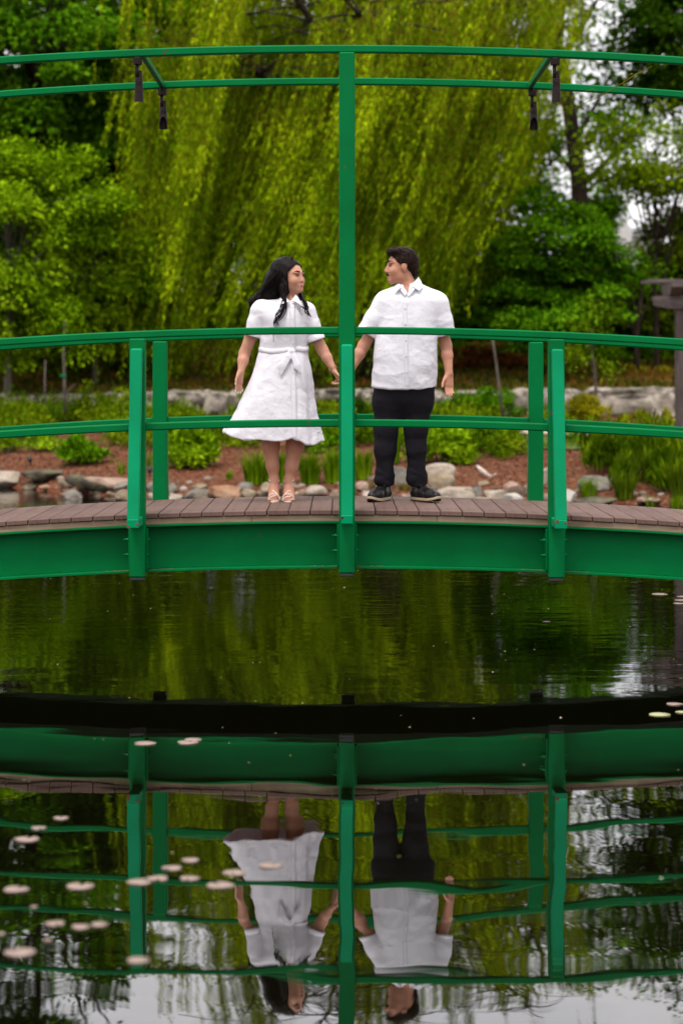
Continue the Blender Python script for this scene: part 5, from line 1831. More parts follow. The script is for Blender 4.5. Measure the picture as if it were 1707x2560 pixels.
YP = 1.0                                    # the couple stand one metre behind the near rail
SP = FPX / (YP - CAM[1])
def pxz(px, py, y=YP):
    s = FPX / (y - CAM[1])
    return np.array([CAM[0] + (px - CX) / s, y, CAM[2] - (py - HY) / s])
def Mp(cx, cy, dy=0.0):
    q = pxz(840 + cx / 3.361, 580 + cy / 3.361); q[1] += dy
    return q
def Wp(cx, cy, dy=0.0):
    q = pxz(500 + cx / 3.36, 580 + cy / 3.36); q[1] += dy
    return q

class Head:
    def __init__(self, c, fwd, pitch=0.0, scale=1.0, roll=0.0):
        f = np.array([fwd[0], fwd[1], 0.0]); f /= np.linalg.norm(f)
        f = f * math.cos(pitch) + np.array([0, 0, 1.0]) * math.sin(pitch)
        s = np.cross([0, 0, 1.0], f); s /= np.linalg.norm(s)
        u = np.cross(f, s)
        if roll:
            s, u = s * math.cos(roll) + u * math.sin(roll), u * math.cos(roll) - s * math.sin(roll)
        self.M = np.stack([f, s, u], 1); self.c = np.array(c, float); self.k = scale
    def p(self, f, s, u):
        return self.c + self.M @ (np.array([f, s, u]) * self.k)
    def ell(self, F, c, r, k=0.012):
        F.ell(self.p(*c), np.array(r) * self.k, self.M, k)
    def cone(self, F, a, b, ra, rb, k=0.01):
        F.cone(self.p(*a), self.p(*b), ra * self.k, rb * self.k, k)

def build_head(F, H, male):
    H.ell(F, (-0.016, 0, 0.032), (0.096, 0.076, 0.088), 0.0)
    H.ell(F, (0.026, 0, -0.026), (0.066, 0.062, 0.090), 0.03)
    w = 0.056 if male else 0.050
    H.ell(F, (0.030, 0, -0.074), (0.056, w, 0.040), 0.03)
    H.cone(F, (0.076, -0.010, -0.098), (0.076, 0.010, -0.098), 0.019 if male else 0.016, 0.019 if male else 0.016, 0.02)
    for sg in (-1, 1):
        H.ell(F, (0.058, sg * 0.036, -0.030), (0.032, 0.028, 0.030), 0.02)     # cheeks
        H.ell(F, (-0.006, sg * 0.077, -0.010), (0.019, 0.010, 0.033), 0.006)   # ears
        H.ell(F, (0.076, sg * 0.030, 0.030), (0.014, 0.026, 0.008), 0.012)     # brow ridge
    H.cone(F, (0.086, 0, 0.014), (0.108 if male else 0.100, 0, -0.028), 0.009, 0.0135 if male else 0.012, 0.010)
    for sg in (-1, 1):
        H.ell(F, (0.096 if male else 0.090, sg * 0.012, -0.034), (0.010, 0.008, 0.008), 0.006)
    H.ell(F, (0.084, 0, -0.064), (0.014, 0.024, 0.014), 0.012)

def hand(F, wrist, d, side, curl=0.35, scale=1.0, thumb=1.0, thumb_dir=None, spread=0.10):
    """palm and five jointed fingers; side points to the thumb edge; returns finger tips"""
    wrist = np.array(wrist, float); d = np.array(d, float); d /= np.linalg.norm(d)
    side = np.array(side, float); side -= d * (side @ d); side /= np.linalg.norm(side)
    n = np.cross(d, side)            # curling happens towards -n or n
    n = n * thumb
    k = scale
    pal = wrist + d * 0.085 * k
    for o in (-0.026, -0.009, 0.009, 0.026):
        F.cone(wrist + side * o * 0.55 * k + d * 0.008, pal + side * o * k, 0.0165 * k, 0.0140 * k, 0.012)
    tips = []
    for i, (o, L) in enumerate(((0.0265, 0.072), (0.0090, 0.080), (-0.0090, 0.074), (-0.0255, 0.058))):
        p = pal + side * o * k
        dd = d + side * (o / 0.03) * spread
        dd /= np.linalg.norm(dd)
        a = curl * (0.7 + 0.18 * i)
        for seg, (fr, r0_, r1_) in enumerate(((0.45, 0.0095, 0.0088), (0.32, 0.0088, 0.0080), (0.25, 0.0080, 0.0068))):
            dd = dd * math.cos(a) + n * math.sin(a)
            q = p + dd * L * fr * k
            F.cone(p, q, r0_ * k, r1_ * k, 0.003)
            p = q
        tips.append((p, dd))
    t0 = wrist + d * 0.022 * k + side * 0.022 * k
    td = (d * 0.72 + side * 0.62 + n * 0.30) if thumb_dir is None else np.array(thumb_dir, float)
    td /= np.linalg.norm(td)
    t1 = t0 + td * 0.040 * k
    t2 = t1 + (td * 0.8 + d * 0.45) / np.linalg.norm(td * 0.8 + d * 0.45) * 0.032 * k
    t3 = t2 + (td * 0.5 + d * 0.7 + n * 0.25) * 0.024 * k
    F.cone(t0, t1, 0.016 * k, 0.0115 * k, 0.010)
    F.cone(t1, t2, 0.0112 * k, 0.0098 * k, 0.003)
    F.cone(t2, t3, 0.0096 * k, 0.0078 * k, 0.003)
    tips.append((t3, t3 - t2))
    return tips

def ell_mesh(c, r, M=None, sub=2):
    V = ICO2[0] * np.array(r)
    if M is not None:
        V = V @ np.asarray(M).T
    return V + np.array(c), ICO2[1]
ICO2 = ico(2)

def small_ell(name, H, c, r, mat, parent):
    V, F = ell_mesh(H.p(*c), np.array(r) * H.k, H.M)
    return mobj(name, V - np.array(parent_loc), F, mat, parent, True)

def put(name, VF, mat, parent, root, smooth=True):
    return mobj(name, VF[0] - np.array(root.location), VF[1], mat, parent, smooth)

def put_mb(name, mb, mat, parent, root, smooth=True):
    return put(name, (np.array(mb.v), mb.f), mat, parent, root, smooth) if False else link(name, mesh_data(name, np.array(mb.v) - np.array(root.location), mb.f, mat, smooth), parent)

def eyes(H, root, par, female):
    for sg in (-1, 1):
        V, F = ell_mesh(H.p(0.0775, sg * 0.031, 0.006), np.array([0.0115, 0.0125, 0.0050]) * H.k, H.M)
        e = put('eye', (V, F), MAT['eye_white'], par, root)
        V, F = ell_mesh(H.p(0.0855, sg * 0.031, 0.006), np.array([0.0058, 0.0060, 0.0050]) * H.k, H.M)
        put('iris', (V, F), MAT['eye'], e, root)
        m = MB().tube([H.p(0.078, sg * 0.046, 0.006), H.p(0.0895, sg * 0.036, 0.0145), H.p(0.0905, sg * 0.026, 0.0145), H.p(0.086, sg * 0.017, 0.008)], [0.0016, 0.0030, 0.0030, 0.0016], 6)
        put_mb('lashes', m, MAT['eye'], e, root)
        t = 1.0 if female else 1.15
        m = MB().tube([H.p(0.062, sg * 0.056, 0.031), H.p(0.080, sg * 0.046, 0.040), H.p(0.0915, sg * 0.030, 0.039), H.p(0.094, sg * 0.013, 0.033)], [0.0015 * t, 0.0036 * t, 0.0044 * t, 0.0030 * t], 6)
        put_mb('eyebrow', m, MAT['hair_w'] if female else MAT['hair_m'], par, root)

# ---------------------------------------------------------------- the man
def build_man():
    deck = DZ - drop(0.38)
    root = empty('person', (0.385, YP, deck))
    tag(root, 'dark-haired person in white linen shirt and black trousers, head turned to the partner', 'person')
    H = Head((0.378, YP, 2.560), (-1.0, -0.20), pitch=-0.04)
    F = Field((-0.16, YP - 0.30, deck), (0.80, YP + 0.24, 2.72), 0.0046)
    build_head(F, H, True)
    neck = Mp(600, 470, 0.01)
    F.cone(H.p(-0.02, 0, -0.06), neck, 0.056, 0.062, 0.03)
    # torso
    zz = [Mp(0, c)[2] for c in (450, 490, 530, 620, 720, 850, 1000, 1150, 1260, 1340, 1420)]
    xl = [Mp(c, 0)[0] for c in (560, 500, 450, 415, 395, 385, 365, 358, 360, 370, 420)]
    xr = [Mp(c, 0)[0] for c in (670, 745, 805, 840, 840, 825, 815, 805, 795, 780, 720)]
    F.loft(zz, xl, xr, [YP + 0.01] * 4 + [YP] * 7, [0.05, 0.075, 0.09, 0.105, 0.115, 0.12, 0.122, 0.122, 0.112, 0.10, 0.07], 2.2, 0.03)
    # arms
    sl, el, wl_ = Mp(430, 625), Mp(232, 955, 0.02), Mp(122, 1160, -0.02)
    F.chain([sl, (sl + el) / 2, el], [0.046, 0.047, 0.039], 0.03)
    F.chain([el, el * 0.65 + wl_ * 0.35, wl_], [0.039, 0.038, 0.026], 0.02)
    sr, er, wr = Mp(828, 630), Mp(924, 955, 0.03), Mp(946, 1190, -0.03)
    F.chain([sr, (sr + er) / 2, er], [0.046, 0.048, 0.039], 0.03)
    F.chain([er, er * 0.65 + wr * 0.35, wr], [0.039, 0.0385, 0.026], 0.02)
    hand(F, wr, (-0.05, -0.16, -1.0), (-0.86, -0.5, 0.0), curl=0.24, thumb=-1.0, scale=1.0, spread=-0.02)
    hand(F, wl_, (-0.50, -0.04, -0.90), (-0.1, -1.0, 0.1), curl=0.62, thumb=1.0, scale=0.98)
    # legs
    for hip, kn, an in ((Mp(440, 1420), Mp(420, 1780), Mp(405, 2120, 0.01)), (Mp(680, 1420), Mp(664, 1780), Mp(680, 2120, 0.01))):
        F.chain([hip, kn, kn * 0.6 + an * 0.4, an], [0.070, 0.052, 0.048, 0.034], 0.02)
    F.v[:, :, :int((0.06) / F.h)] = np.maximum(F.v[:, :, :int((0.06) / F.h)], 0.0)
    body = put('body', F.mesh(2), MAT['skin_m'], root, root)
    eyes(H, root, root, False)
    # lips, moustache, chin tuft
    G_ = Field(H.c - 0.16, H.c + 0.16, 0.003)
    for sg in (-1, 1):
        G_.cone(H.p(0.1015, 0.002 * sg, -0.0515), H.p(0.090, 0.027 * sg, -0.060), 0.0075, 0.0045, 0.004)
    put('moustache', G_.mesh(1), MAT['hair_m'], root, root)
    G_ = Field(H.c - 0.16, H.c + 0.16, 0.003)
    H.ell(G_, (0.0905, 0, -0.098), (0.008, 0.013, 0.011), 0.0)
    H.ell(G_, (0.0955, 0, -0.080), (0.004, 0.006, 0.006), 0.004)
    put('goatee', G_.mesh(1), MAT['hair_m'], root, root)
    G_ = Field(H.c - 0.16, H.c + 0.16, 0.003)
    for sg in (-1, 1):
        H.cone(G_, (0.0985, 0, -0.0670), (0.087, sg * 0.027, -0.0610), 0.0050, 0.0026, 0.002)
    put('lips', G_.mesh(1), MAT['lips_m'], root, root)
    # short combed hair
    G_ = Field(H.c - 0.2, H.c + 0.2, 0.0032)
    s, d = G_.d_ell(H.p(-0.020, 0, 0.036), np.array([0.107, 0.085, 0.102]), H.M)
    G_.merge(s, d, 0)
    H.ell(G_, (0.040, 0.010, 0.104), (0.060, 0.062, 0.030), 0.02)
    H.ell(G_, (-0.085, 0, -0.030), (0.032, 0.058, 0.055), 0.02)
    X, Y, Z = np.meshgrid(*G_.ax, indexing='ij')
    q = [(X - H.c[0]) * H.M[0][i] + (Y - H.c[1]) * H.M[1][i] + (Z - H.c[2]) * H.M[2][i] for i in range(3)]
    f_, s_, u_ = q
    hair_line = np.where(u_ > 0.085, 0.11, np.where(u_ > 0.02, 0.028 + (u_ - 0.02) * 0.75, np.where(u_ > -0.018, 0.022, -0.034 - (-0.018 - u_) * 0.30)))
    low = -0.088 + 0.0 * u_
    cutf = np.maximum(f_ - hair_line, low - u_)
    ear = np.maximum(np.abs(f_ + 0.004) - 0.022, np.abs(u_ + 0.012) - 0.030)
    cutf = np.maximum(cutf, -np.maximum(ear, 0.066 - np.abs(s_)))
    G_.v = np.maximum(G_.v, cutf.astype(np.float32))
    V, Fc = G_.mesh(2)
    N = vert_normals(V, Fc)
    loc = (V - H.c) @ H.M
    V = V + N * (0.0022 * vnoise(loc * np.array([22, 120, 60]), 4) + 0.002 * vnoise(loc * np.array([10, 60, 40]), 5))[:, None]
    hair = put('hair', (V, Fc), MAT['hair_m'], root, root)
    # short single hairs that soften the hairline and the combed surface
    r = np.random.default_rng(3)
    N = vert_normals(V, Fc)
    keep = np.where((N @ H.M[:, 0] > -2))[0]
    st = MB()
    comb = -H.M[:, 0] * 0.8 - H.M[:, 2] * 0.55
    for i in r.choice(keep, 420, replace=False):
        t = comb - N[i] * (comb @ N[i]) + r.normal(size=3) * 0.18
        t /= np.linalg.norm(t)
        L = r.uniform(0.012, 0.030)
        p0 = V[i] - t * L * 0.5 - N[i] * 0.001
        st.tube([p0, p0 + t * L * 0.5 + N[i] * 0.0035, p0 + t * L + N[i] * 0.002], [0.0014, 0.0013, 0.0005], 4, cap=False)
    put_mb('locks', st, MAT['hair_m'], hair, root)

    # shirt: hollow shell, open at the hem, cuffs and collar
    S = Field((-0.12, YP - 0.26, Mp(0, 1345)[2]), (0.78, YP + 0.26, 2.46), 0.0048)
    cz = (432, 470, 510, 560, 640, 740, 850, 950, 1050, 1150, 1250, 1330)
    zz = [Mp(0, c)[2] for c in cz]
    xl = [Mp(c, 0)[0] for c in (530, 450, 385, 360, 352, 348, 340, 326, 314, 309, 305, 302)]
    xr = [Mp(c, 0)[0] for c in (705, 790, 862, 893, 893, 872, 850, 850, 849, 843, 837, 842)]
    bb = [0.060, 0.088, 0.104, 0.118, 0.130, 0.140, 0.146, 0.152, 0.158, 0.160, 0.158, 0.156]
    def hem(X, Y):
        c = (X - Mp(570, 0)[0]) / 0.22
        return Mp(0, 1312)[2] + 0.018 * np.clip(np.abs(c), 0, 1.1) ** 3 - 0.006
    yc = [YP + 0.01] * 3 + [YP] * 3 + [YP - 0.006] * 6
    wave = lambda th, Z: 0.016 * np.sin(th * 7 + 2.0) * np.clip((Mp(0, 1000)[2] - Z) / 0.25, 0, 1) + 0.010 * np.sin(th * 4 + Z * 9)
    S.loft(zz, xl, xr, yc, bb, 2.35, 0.03, wave=wave, zlo=hem)
    cuffs = []
    for a, b, r0_, r1_ in ((Mp(412, 602), Mp(264, 850, 0.01), 0.080, 0.075), (Mp(846, 610), Mp(908, 862, 0.015), 0.082, 0.076)):
        ax = (b - a) / np.linalg.norm(b - a)
        mid = a * 0.45 + b * 0.55
        S.cone(a, mid, r0_, (r0_ + r1_) / 2, 0.035)
        S.cone(mid, b + ax * 0.06, (r0_ + r1_) / 2, r1_, 0.02, cut=(b, ax))
        cuffs.append((a, b, ax, r1_))
    # hollow it
    S.loft(zz, xl, xr, yc, bb, 2.35, 0, shrink=0.013, carve=True, top=zz[0] - 0.012)
    s2, d2, _ = S.d_cone(np.array([Mp(575, 0)[0], YP, zz[-1] - 0.1]), np.array([Mp(575, 0)[0], YP, zz[-1] + 0.03]), 0.19, 0.19, ((0, 1, 0), 0.72), 0.02)
    for a, b, ax, r1_ in cuffs:
        s2, d2, _ = S.d_cone(a * 0.2 + b * 0.8, b + ax * 0.09, r1_ - 0.012, r1_ - 0.012, None, 0.01)
        S.carve(s2, d2)
    s2, d2, _ = S.d_cone(neck, H.p(-0.02, 0, -0.06), 0.066, 0.062, None, 0.01)
    S.carve(s2, d2)
    s2, d2, _ = S.d_cone(Mp(588, 452, -0.10), Mp(594, 520, -0.10), 0.026, 0.006, ((0, 1, 0), 3.0), 0.01)
    S.carve(s2, d2)
    V, Fc = S.mesh(2)
    zt = Mp(0, 600)[2]
    V = wrinkle(V, Fc, [((9, 9, 3.5), 0.0085, 21, False), ((4, 4, 9), 0.0042, 22, True), ((7, 7, 9), 0.0024, 24, True), ((11, 11, 14), 0.0018, 23, False)], lambda V: 0.45 + 0.85 * np.clip((zt - V[:, 2]) / 0.5, 0, 1))
    shirt = put('shirt', (V, Fc), MAT['linen'], root, root)
    # rolled cuffs
    for a, b, ax, r1_ in cuffs:
        m = MB()
        s_ = np.cross(ax, [0, 1, 0]); s_ /= np.linalg.norm(s_)
        u_ = np.cross(s_, ax)
        rings = []
        for t, rr in ((-0.034, r1_ - 0.004), (-0.034, r1_ + 0.004), (-0.002, r1_ + 0.0055), (0.006, r1_ + 0.003), (0.006, r1_ - 0.007), (-0.02, r1_ - 0.010)):
            rings.append([b + ax * t + (s_ * math.cos(g) + u_ * math.sin(g)) * rr * (1 + 0.03 * math.sin(3 * g + a[0] * 9)) for g in np.linspace(0, 2 * math.pi, 33)[:-1]])
        m.loft(rings, cap=False)
        put_mb('cuff', m, MAT['linen'], shirt, root)
    # front placket and buttons follow the cloth
    front = lambda x, z: float(V[np.argmin((V[:, 0] - x) ** 2 * 4 + (V[:, 2] - z) ** 2 * 4 + (V[:, 1] - (YP - 0.3)) ** 2 * 0.6), 1])
    pts = [Mp(555 + 14 * t, 590 + 700 * t) for t in np.linspace(0, 1, 26)]
    m = MB()
    rings = []
    for p in pts:
        y = min(front(p[0], p[2]), front(p[0] + 0.012, p[2])) - 0.003
        rings.append([(p[0] - 0.001, y + 0.006, p[2]), (p[0], y, p[2]), (p[0] + 0.030, y + 0.0005, p[2]), (p[0] + 0.031, y + 0.006, p[2])])
    m.loft(rings, cap=False)
    put_mb('placket', m, MAT['linen'], shirt, root)
    for t in (0.08, 0.27, 0.46, 0.65, 0.84):
        p = Mp(555 + 14 * t, 590 + 700 * t)
        y = front(p[0] + 0.01, p[2]) - 0.0055
        put_mb('button', MB().tube([(p[0] + 0.015, y - 0.0015, p[2]), (p[0] + 0.015, y + 0.002, p[2])], 0.0055, 10), MAT['pearl_button'], shirt, root)
    # collar: stand and two leaves
    def leafc(pts_, name='collar_leaf'):
        P = np.array(pts_); c = P.mean(0)
        n = np.cross(P[1] - P[0], P[2] - P[0]); n /= np.linalg.norm(n)
        if n[1] > 0:
            n = -n
        m = MB()
        k = len(P)
        P = P + np.array([0, -0.016, 0.004])
        m.add([p + n * 0.003 for p in P] + [p - n * 0.003 for p in P], [tuple(range(k)), tuple(range(k, 2 * k))[::-1]] + [(i, (i + 1) % k, k + (i + 1) % k, k + i) for i in range(k)])
        o = put_mb(name, m, MAT['linen'], shirt, root, False)
        return o
    leafc([Mp(690, 382, 0.035), Mp(712, 425, 0.005), Mp(722, 470, -0.062), Mp(690, 502, -0.098), Mp(655, 478, -0.095), Mp(625, 465, -0.085), Mp(655, 425, -0.035)])
    leafc([Mp(520, 430, 0.0), Mp(500, 460, -0.045), Mp(486, 492, -0.080), Mp(495, 522, -0.094), Mp(520, 490, -0.102), Mp(545, 472, -0.095), Mp(532, 450, -0.055)])
    leafc([Mp(535, 468, -0.080), Mp(540, 500, -0.100), Mp(572, 548, -0.112), Mp(590, 520, -0.100), Mp(578, 495, -0.088), Mp(555, 478, -0.080)], 'collar_stand')
    leafc([Mp(655, 425, -0.035), Mp(625, 465, -0.084), Mp(612, 510, -0.094), Mp(592, 530, -0.104), Mp(602, 548, -0.112), Mp(640, 505, -0.106), Mp(665, 470, -0.085)], 'collar_stand')

    # trousers
    T = Field((Mp(290, 0)[0], YP - 0.24, deck + 0.03), (Mp(860, 0)[0], YP + 0.24, Mp(0, 1260)[2]), 0.0052)
    zz = [Mp(0, c)[2] for c in (1270, 1340, 1420, 1490, 1560)]
    T.loft(zz, [Mp(c, 0)[0] for c in (320, 318, 320, 345, 440)], [Mp(c, 0)[0] for c in (826, 824, 808, 770, 660)], YP, [0.142, 0.143, 0.132, 0.105, 0.06], 2.2, 0.0)
    for hip, k1_, k2_, an, rs in ((Mp(430, 1440), Mp(424, 1660), Mp(414, 1820), Mp(407, 2118, 0.005), (0.096, 0.082, 0.070, 0.054)), (Mp(690, 1440), Mp(662, 1660), Mp(664, 1820), Mp(680, 2112, 0.005), (0.098, 0.082, 0.069, 0.056))):
        T.chain([hip, k1_, k2_, an], rs, 0.045)
        for j, (t, rr) in enumerate(((0.72, 0.000), (0.82, 0.004), (0.92, 0.003))):   # stacked folds over the shoe
            c = k2_ * (1 - t) + an * t
            T.cone(c + [-0.03, -0.02, 0.008 * (-1) ** j], c + [0.03, 0.02, -0.008 * (-1) ** j], rs[3] - 0.020 + rr, rs[3] - 0.020 + rr, 0.018)
        # cut the leg end and hollow it
        s2, d2, (X, Y, Z) = T.d_cone(an - [0, 0, 0.02], an - [0, 0, 0.14], rs[3] + 0.03, rs[3] + 0.03, None, 0.02)
        T.carve(s2, np.maximum(d2, Z - (an[2] - 0.010 + 0.25 * (Y - YP))).astype(np.float32))
    # V between the legs
    s2, d2, _ = T.d_cone(Mp(545, 1650), Mp(552, 1950), 0.020, 0.040, ((0, 1, 0), 6.0), 0.02)
    T.carve(s2, d2)
    V, Fc = T.mesh(2)
    V = wrinkle(V, Fc, [((9, 9, 3.5), 0.0065, 31, False), ((5, 5, 9), 0.0042, 32, True)], lambda V: 0.5 + 0.9 * np.clip((1.35 - V[:, 2]) / 0.35, 0, 1))
    put('trousers', (V, Fc), MAT['trouser'], root, root)

    # shoes
    for px_, dr in ((370, (-0.42, -0.90)), (738, (0.55, -0.83))):
        d = np.array([dr[0], dr[1], 0]); d /= np.linalg.norm(d)
        sd = np.cross([0, 0, 1.0], d)
        c = Mp(px_, 2200); c[2] = deck; c[1] = YP - 0.03
        S_ = Field(c - [0.22, 0.22, 0.0], c + [0.22, 0.22, 0.19], 0.0042)
        heel, mid, ball, toe = c - d * 0.100, c - d * 0.01, c + d * 0.075, c + d * 0.140
        z = lambda p, h: p + np.array([0, 0, h])
        S_.chain([z(heel, 0.055), z(mid, 0.058), z(ball, 0.048), z(toe, 0.042)], [0.038, 0.041, 0.046, 0.033], 0.02)
        S_.cone(z(heel, 0.060), z(heel + d * 0.015, 0.115), 0.036, 0.036, 0.02)
        S_.cone(z(mid, 0.065), z(heel + d * 0.035, 0.115), 0.036, 0.030, 0.03)
        S_.v[:, :, :int(0.024 / S_.h)] = 0.2
        S_.v[:, :, int(0.024 / S_.h)] = np.maximum(S_.v[:, :, int(0.024 / S_.h)], 0.001)
        shoe = put('shoe', S_.mesh(1), MAT['leather'], root, root)
        # welted rubber sole
        m = MB()
        ol = []
        for g in np.linspace(0, 2 * math.pi, 37)[:-1]:
            f_ = math.cos(g)
            w = 0.043 + 0.011 * math.exp(-((f_ - 0.45) / 0.4) ** 2) - 0.004 * math.exp(-((f_ + 0.05) / 0.3) ** 2)
            ol.append(c + d * (0.016 + 0.164 * f_) + sd * (w * np.sign(math.sin(g)) * abs(math.sin(g)) ** 0.62))
        lift = lambda p: 0.010 * max(0.0, ((p - c) @ d - 0.085) / 0.07) ** 2
        up = lambda o, hh, s_: [c + (q - c) * np.array([s_, s_, 1]) + np.array([0, 0, hh + lift(q)]) for q in o]
        put_mb('sole', MB().loft([up(ol, 0.008, 1.0), up(ol, 0.012, 1.02), up(ol, 0.022, 1.02), up(ol, 0.026, 0.985)]), MAT['sole'], shoe, root, False)
        put_mb('outsole', MB().loft([up(ol, 0.0005, 0.98), up(ol, 0.0078, 0.995)]), MAT['leather'], shoe, root, False)
        put_mb('welt', MB().loft([up(ol, 0.0265, 1.0), up(ol, 0.030, 0.98)]), MAT['leather'], shoe, root, False)
        lm = MB()
        for q in range(4):
            b0_ = c + d * (0.045 - 0.024 * q); hz = 0.090 + 0.011 * q
            lm.tube([z(b0_ + sd * 0.026, hz - 0.014), z(b0_ + d * 0.004, hz + 0.004), z(b0_ - d * 0.012 - sd * 0.026, hz - 0.010)], 0.0024, 6)
        kx = z(c - d * 0.025, 0.130)
        for sg in (-1, 1):
            lm.tube([kx, kx + sd * sg * 0.025 + [0, 0, 0.020] + d * 0.01, kx + sd * sg * 0.048 + d * 0.012, kx + sd * sg * 0.03 - [0, 0, 0.012] + d * 0.012, kx], 0.0022, 6)
            lm.tube([kx, kx + sd * sg * 0.03 + d * 0.03 - [0, 0, 0.01], kx + sd * sg * 0.045 + d * 0.045 - [0, 0, 0.03]], 0.0020, 6)
        put_mb('laces', lm, MAT['leather'], shoe, root)
    return root
build_man()

# ---------------------------------------------------------------- the woman
def build_woman():
    deck = DZ - drop(-0.45)
    root = empty('person', (-0.45, YP, deck))
    tag(root, 'long-haired person in belted white linen shirt dress and strappy sandals, smiling at the partner', 'person')
    H = Head((-0.386, YP, 2.488), (0.80, -0.60), pitch=0.0, scale=0.97, roll=0.03)
    F = Field((-1.02, YP - 0.34, deck), (0.03, YP + 0.30, 2.64), 0.0046)
    build_head(F, H, False)
    neck = Wp(765, 585, 0.01)
    F.cone(H.p(-0.02, 0, -0.06), neck, 0.047, 0.052, 0.03)
    zz = [Wp(0, c)[2] for c in (570, 600, 640, 720, 820, 960, 1080, 1200, 1300)]
    F.loft(zz, [Wp(c, 0)[0] for c in (720, 620, 545, 530, 545, 525, 515, 510, 520)], [Wp(c, 0)[0] for c in (820, 850, 875, 885, 885, 880, 885, 890, 880)], YP, [0.04, 0.065, 0.085, 0.10, 0.10, 0.09, 0.105, 0.115, 0.11], 2.3, 0.03)
    sl, el, wl_ = Wp(505, 680), Wp(372, 1020, 0.03), Wp(346, 1172, -0.03)
    F.chain([sl, (sl + el) / 2, el], [0.042, 0.045, 0.037], 0.03)
    F.chain([el, el * 0.6 + wl_ * 0.4, wl_], [0.037, 0.0355, 0.0225], 0.02)
    sr, er, wr = Wp(880, 695), Wp(1030, 995, 0.02), Wp(1118, 1150, -0.02)
    F.chain([sr, (sr + er) / 2, er], [0.040, 0.044, 0.037], 0.03)
    F.chain([er, er * 0.6 + wr * 0.4, wr], [0.037, 0.034, 0.0225], 0.02)
    tl = hand(F, wl_, (-0.17, -0.10, -1.0), (-0.62, -0.78, 0.0), curl=0.16, thumb=-1.0, scale=0.88, spread=0.14)
    tr_ = hand(F, wr, (0.48, -0.02, -0.90), (-0.05, -1.0, 0.0), curl=0.50, thumb=-1.0, scale=0.88)
    for hip, kn, ca, an in ((Wp(620, 1300), Wp(592, 1640), Wp(592, 1790, 0.015), Wp(622, 2082, 0.005)), (Wp(790, 1300), Wp(800, 1640), Wp(797, 1800, 0.015), Wp(747, 2082, 0.005))):
        F.chain([hip, kn, ca, ca * 0.4 + an * 0.6, an], [0.085, 0.060, 0.0600, 0.041, 0.031], 0.03)
    feet = []
    for cx, ank in ((627, Wp(622, 2082, 0.005)), (744, Wp(747, 2082, 0.005))):
        x = Wp(cx, 0)[0]
        sg = -1 if cx < 700 else 1
        dd = np.array([0.05 * sg, -1.0, 0])
        hl = np.array([x, YP + 0.035, deck + 0.088]); ball = np.array([x + 0.004 * sg, YP - 0.085, deck + 0.030])
        F.cone(ank, hl, 0.030, 0.026, 0.02)
        F.cone(ank, (ank + ball) / 2 + [0, 0, 0.006], 0.030, 0.029, 0.02)
        F.cone((hl + ball) / 2, ball, 0.027, 0.026, 0.02, flat=((1, 0, 0), 1.25))
        F.cone((ank + ball) / 2 + [0, 0, 0.004], ball + [0, 0, 0.004], 0.028, 0.024, 0.02, flat=((1, 0, 0), 1.3))
        for i, o in enumerate((-0.026, -0.010, 0.003, 0.015, 0.026)):
            o = o * (-sg)                     # big toe on the inner side
            b_ = ball + np.array([o * 1.0, -0.010, -0.006])
            t_ = ball + np.array([o * 1.1, -0.062 + 0.006 * i, -0.014])
            F.cone(b_, t_, 0.0125 - 0.001 * i, 0.0105 - 0.0012 * i, 0.006)
        feet.append((x, sg, hl, ball, ank))
    body = put('body', F.mesh(2), MAT['skin_w'], root, root)
    eyes(H, root, root, True)
    G_ = Field(H.c - 0.16, H.c + 0.16, 0.0028)
    for sg in (-1, 1):
        H.cone(G_, (0.1000, 0, -0.0600), (0.089, sg * 0.025, -0.0560), 0.0050, 0.0030, 0.002)
        H.cone(G_, (0.0990, 0, -0.0670), (0.089, sg * 0.024, -0.0575), 0.0058, 0.0030, 0.002)
    put('lips', G_.mesh(1), MAT['lips'], root, root)
    for tips in (tl, tr_):
        for p, d in tips:
            d = d / np.linalg.norm(d)
            V, Fc = ell_mesh(p + d * 0.006 + np.array([-0.002, -0.003, 0.001]), (0.0042, 0.0042, 0.0075))
            put('nail', (V, Fc), MAT['nail'], root, root)

    # dress
    S = Field((-1.02, YP - 0.36, Wp(0, 1850)[2]), (-0.12, YP + 0.36, 2.40), 0.0050)
    cz = (572, 592, 630, 700, 800, 900, 970, 1000, 1060, 1170, 1380, 1560, 1680, 1830)
    zz = [Wp(0, c)[2] for c in cz]
    xl = [Wp(c, 0)[0] for c in (690, 580, 490, 485, 515, 507, 500, 498, 484, 452, 362, 272, 208, 130)]
    xr = [Wp(c, 0)[0] for c in (830, 880, 922, 925, 914, 908, 905, 906, 914, 932, 948, 966, 990, 1040)]
    bb = [0.050, 0.080, 0.102, 0.126, 0.134, 0.122, 0.112, 0.112, 0.122, 0.142, 0.168, 0.185, 0.195, 0.205]
    zw = Wp(0, 985)[2]
    amp = lambda Z: np.clip((zw - Z) / 0.55, 0, 1)
    wave = lambda th, Z: amp(Z) * (0.045 * np.sin(5 * th + 0.6) + 0.026 * np.sin(8 * th + 2.1) + 0.008 * np.sin(13 * th + 0.3)) + 0.012 * np.sin(9 * th + Z * 5) * np.clip((zw - Z) / 0.1, 0, 1)
    hx = np.array([Wp(c, 0)[0] for c in (150, 205, 290, 370, 500, 640, 700, 780, 850, 900, 960, 1015, 1060)])
    hz = np.array([Wp(0, c)[2] for c in (1668, 1680, 1716, 1740, 1738, 1752, 1748, 1724, 1752, 1782, 1785, 1757, 1750)])
    def hem(X, Y):
        f = np.interp(np.broadcast_to(X, np.broadcast(X, Y).shape), hx, hz)
        back = np.clip((Y - YP) / 0.2, -1, 1)
        return f - 0.012 * np.clip(back, 0, 1) 
    S.loft(zz, xl, xr, YP, bb, 2.2, 0.0, wave=wave, zlo=hem)
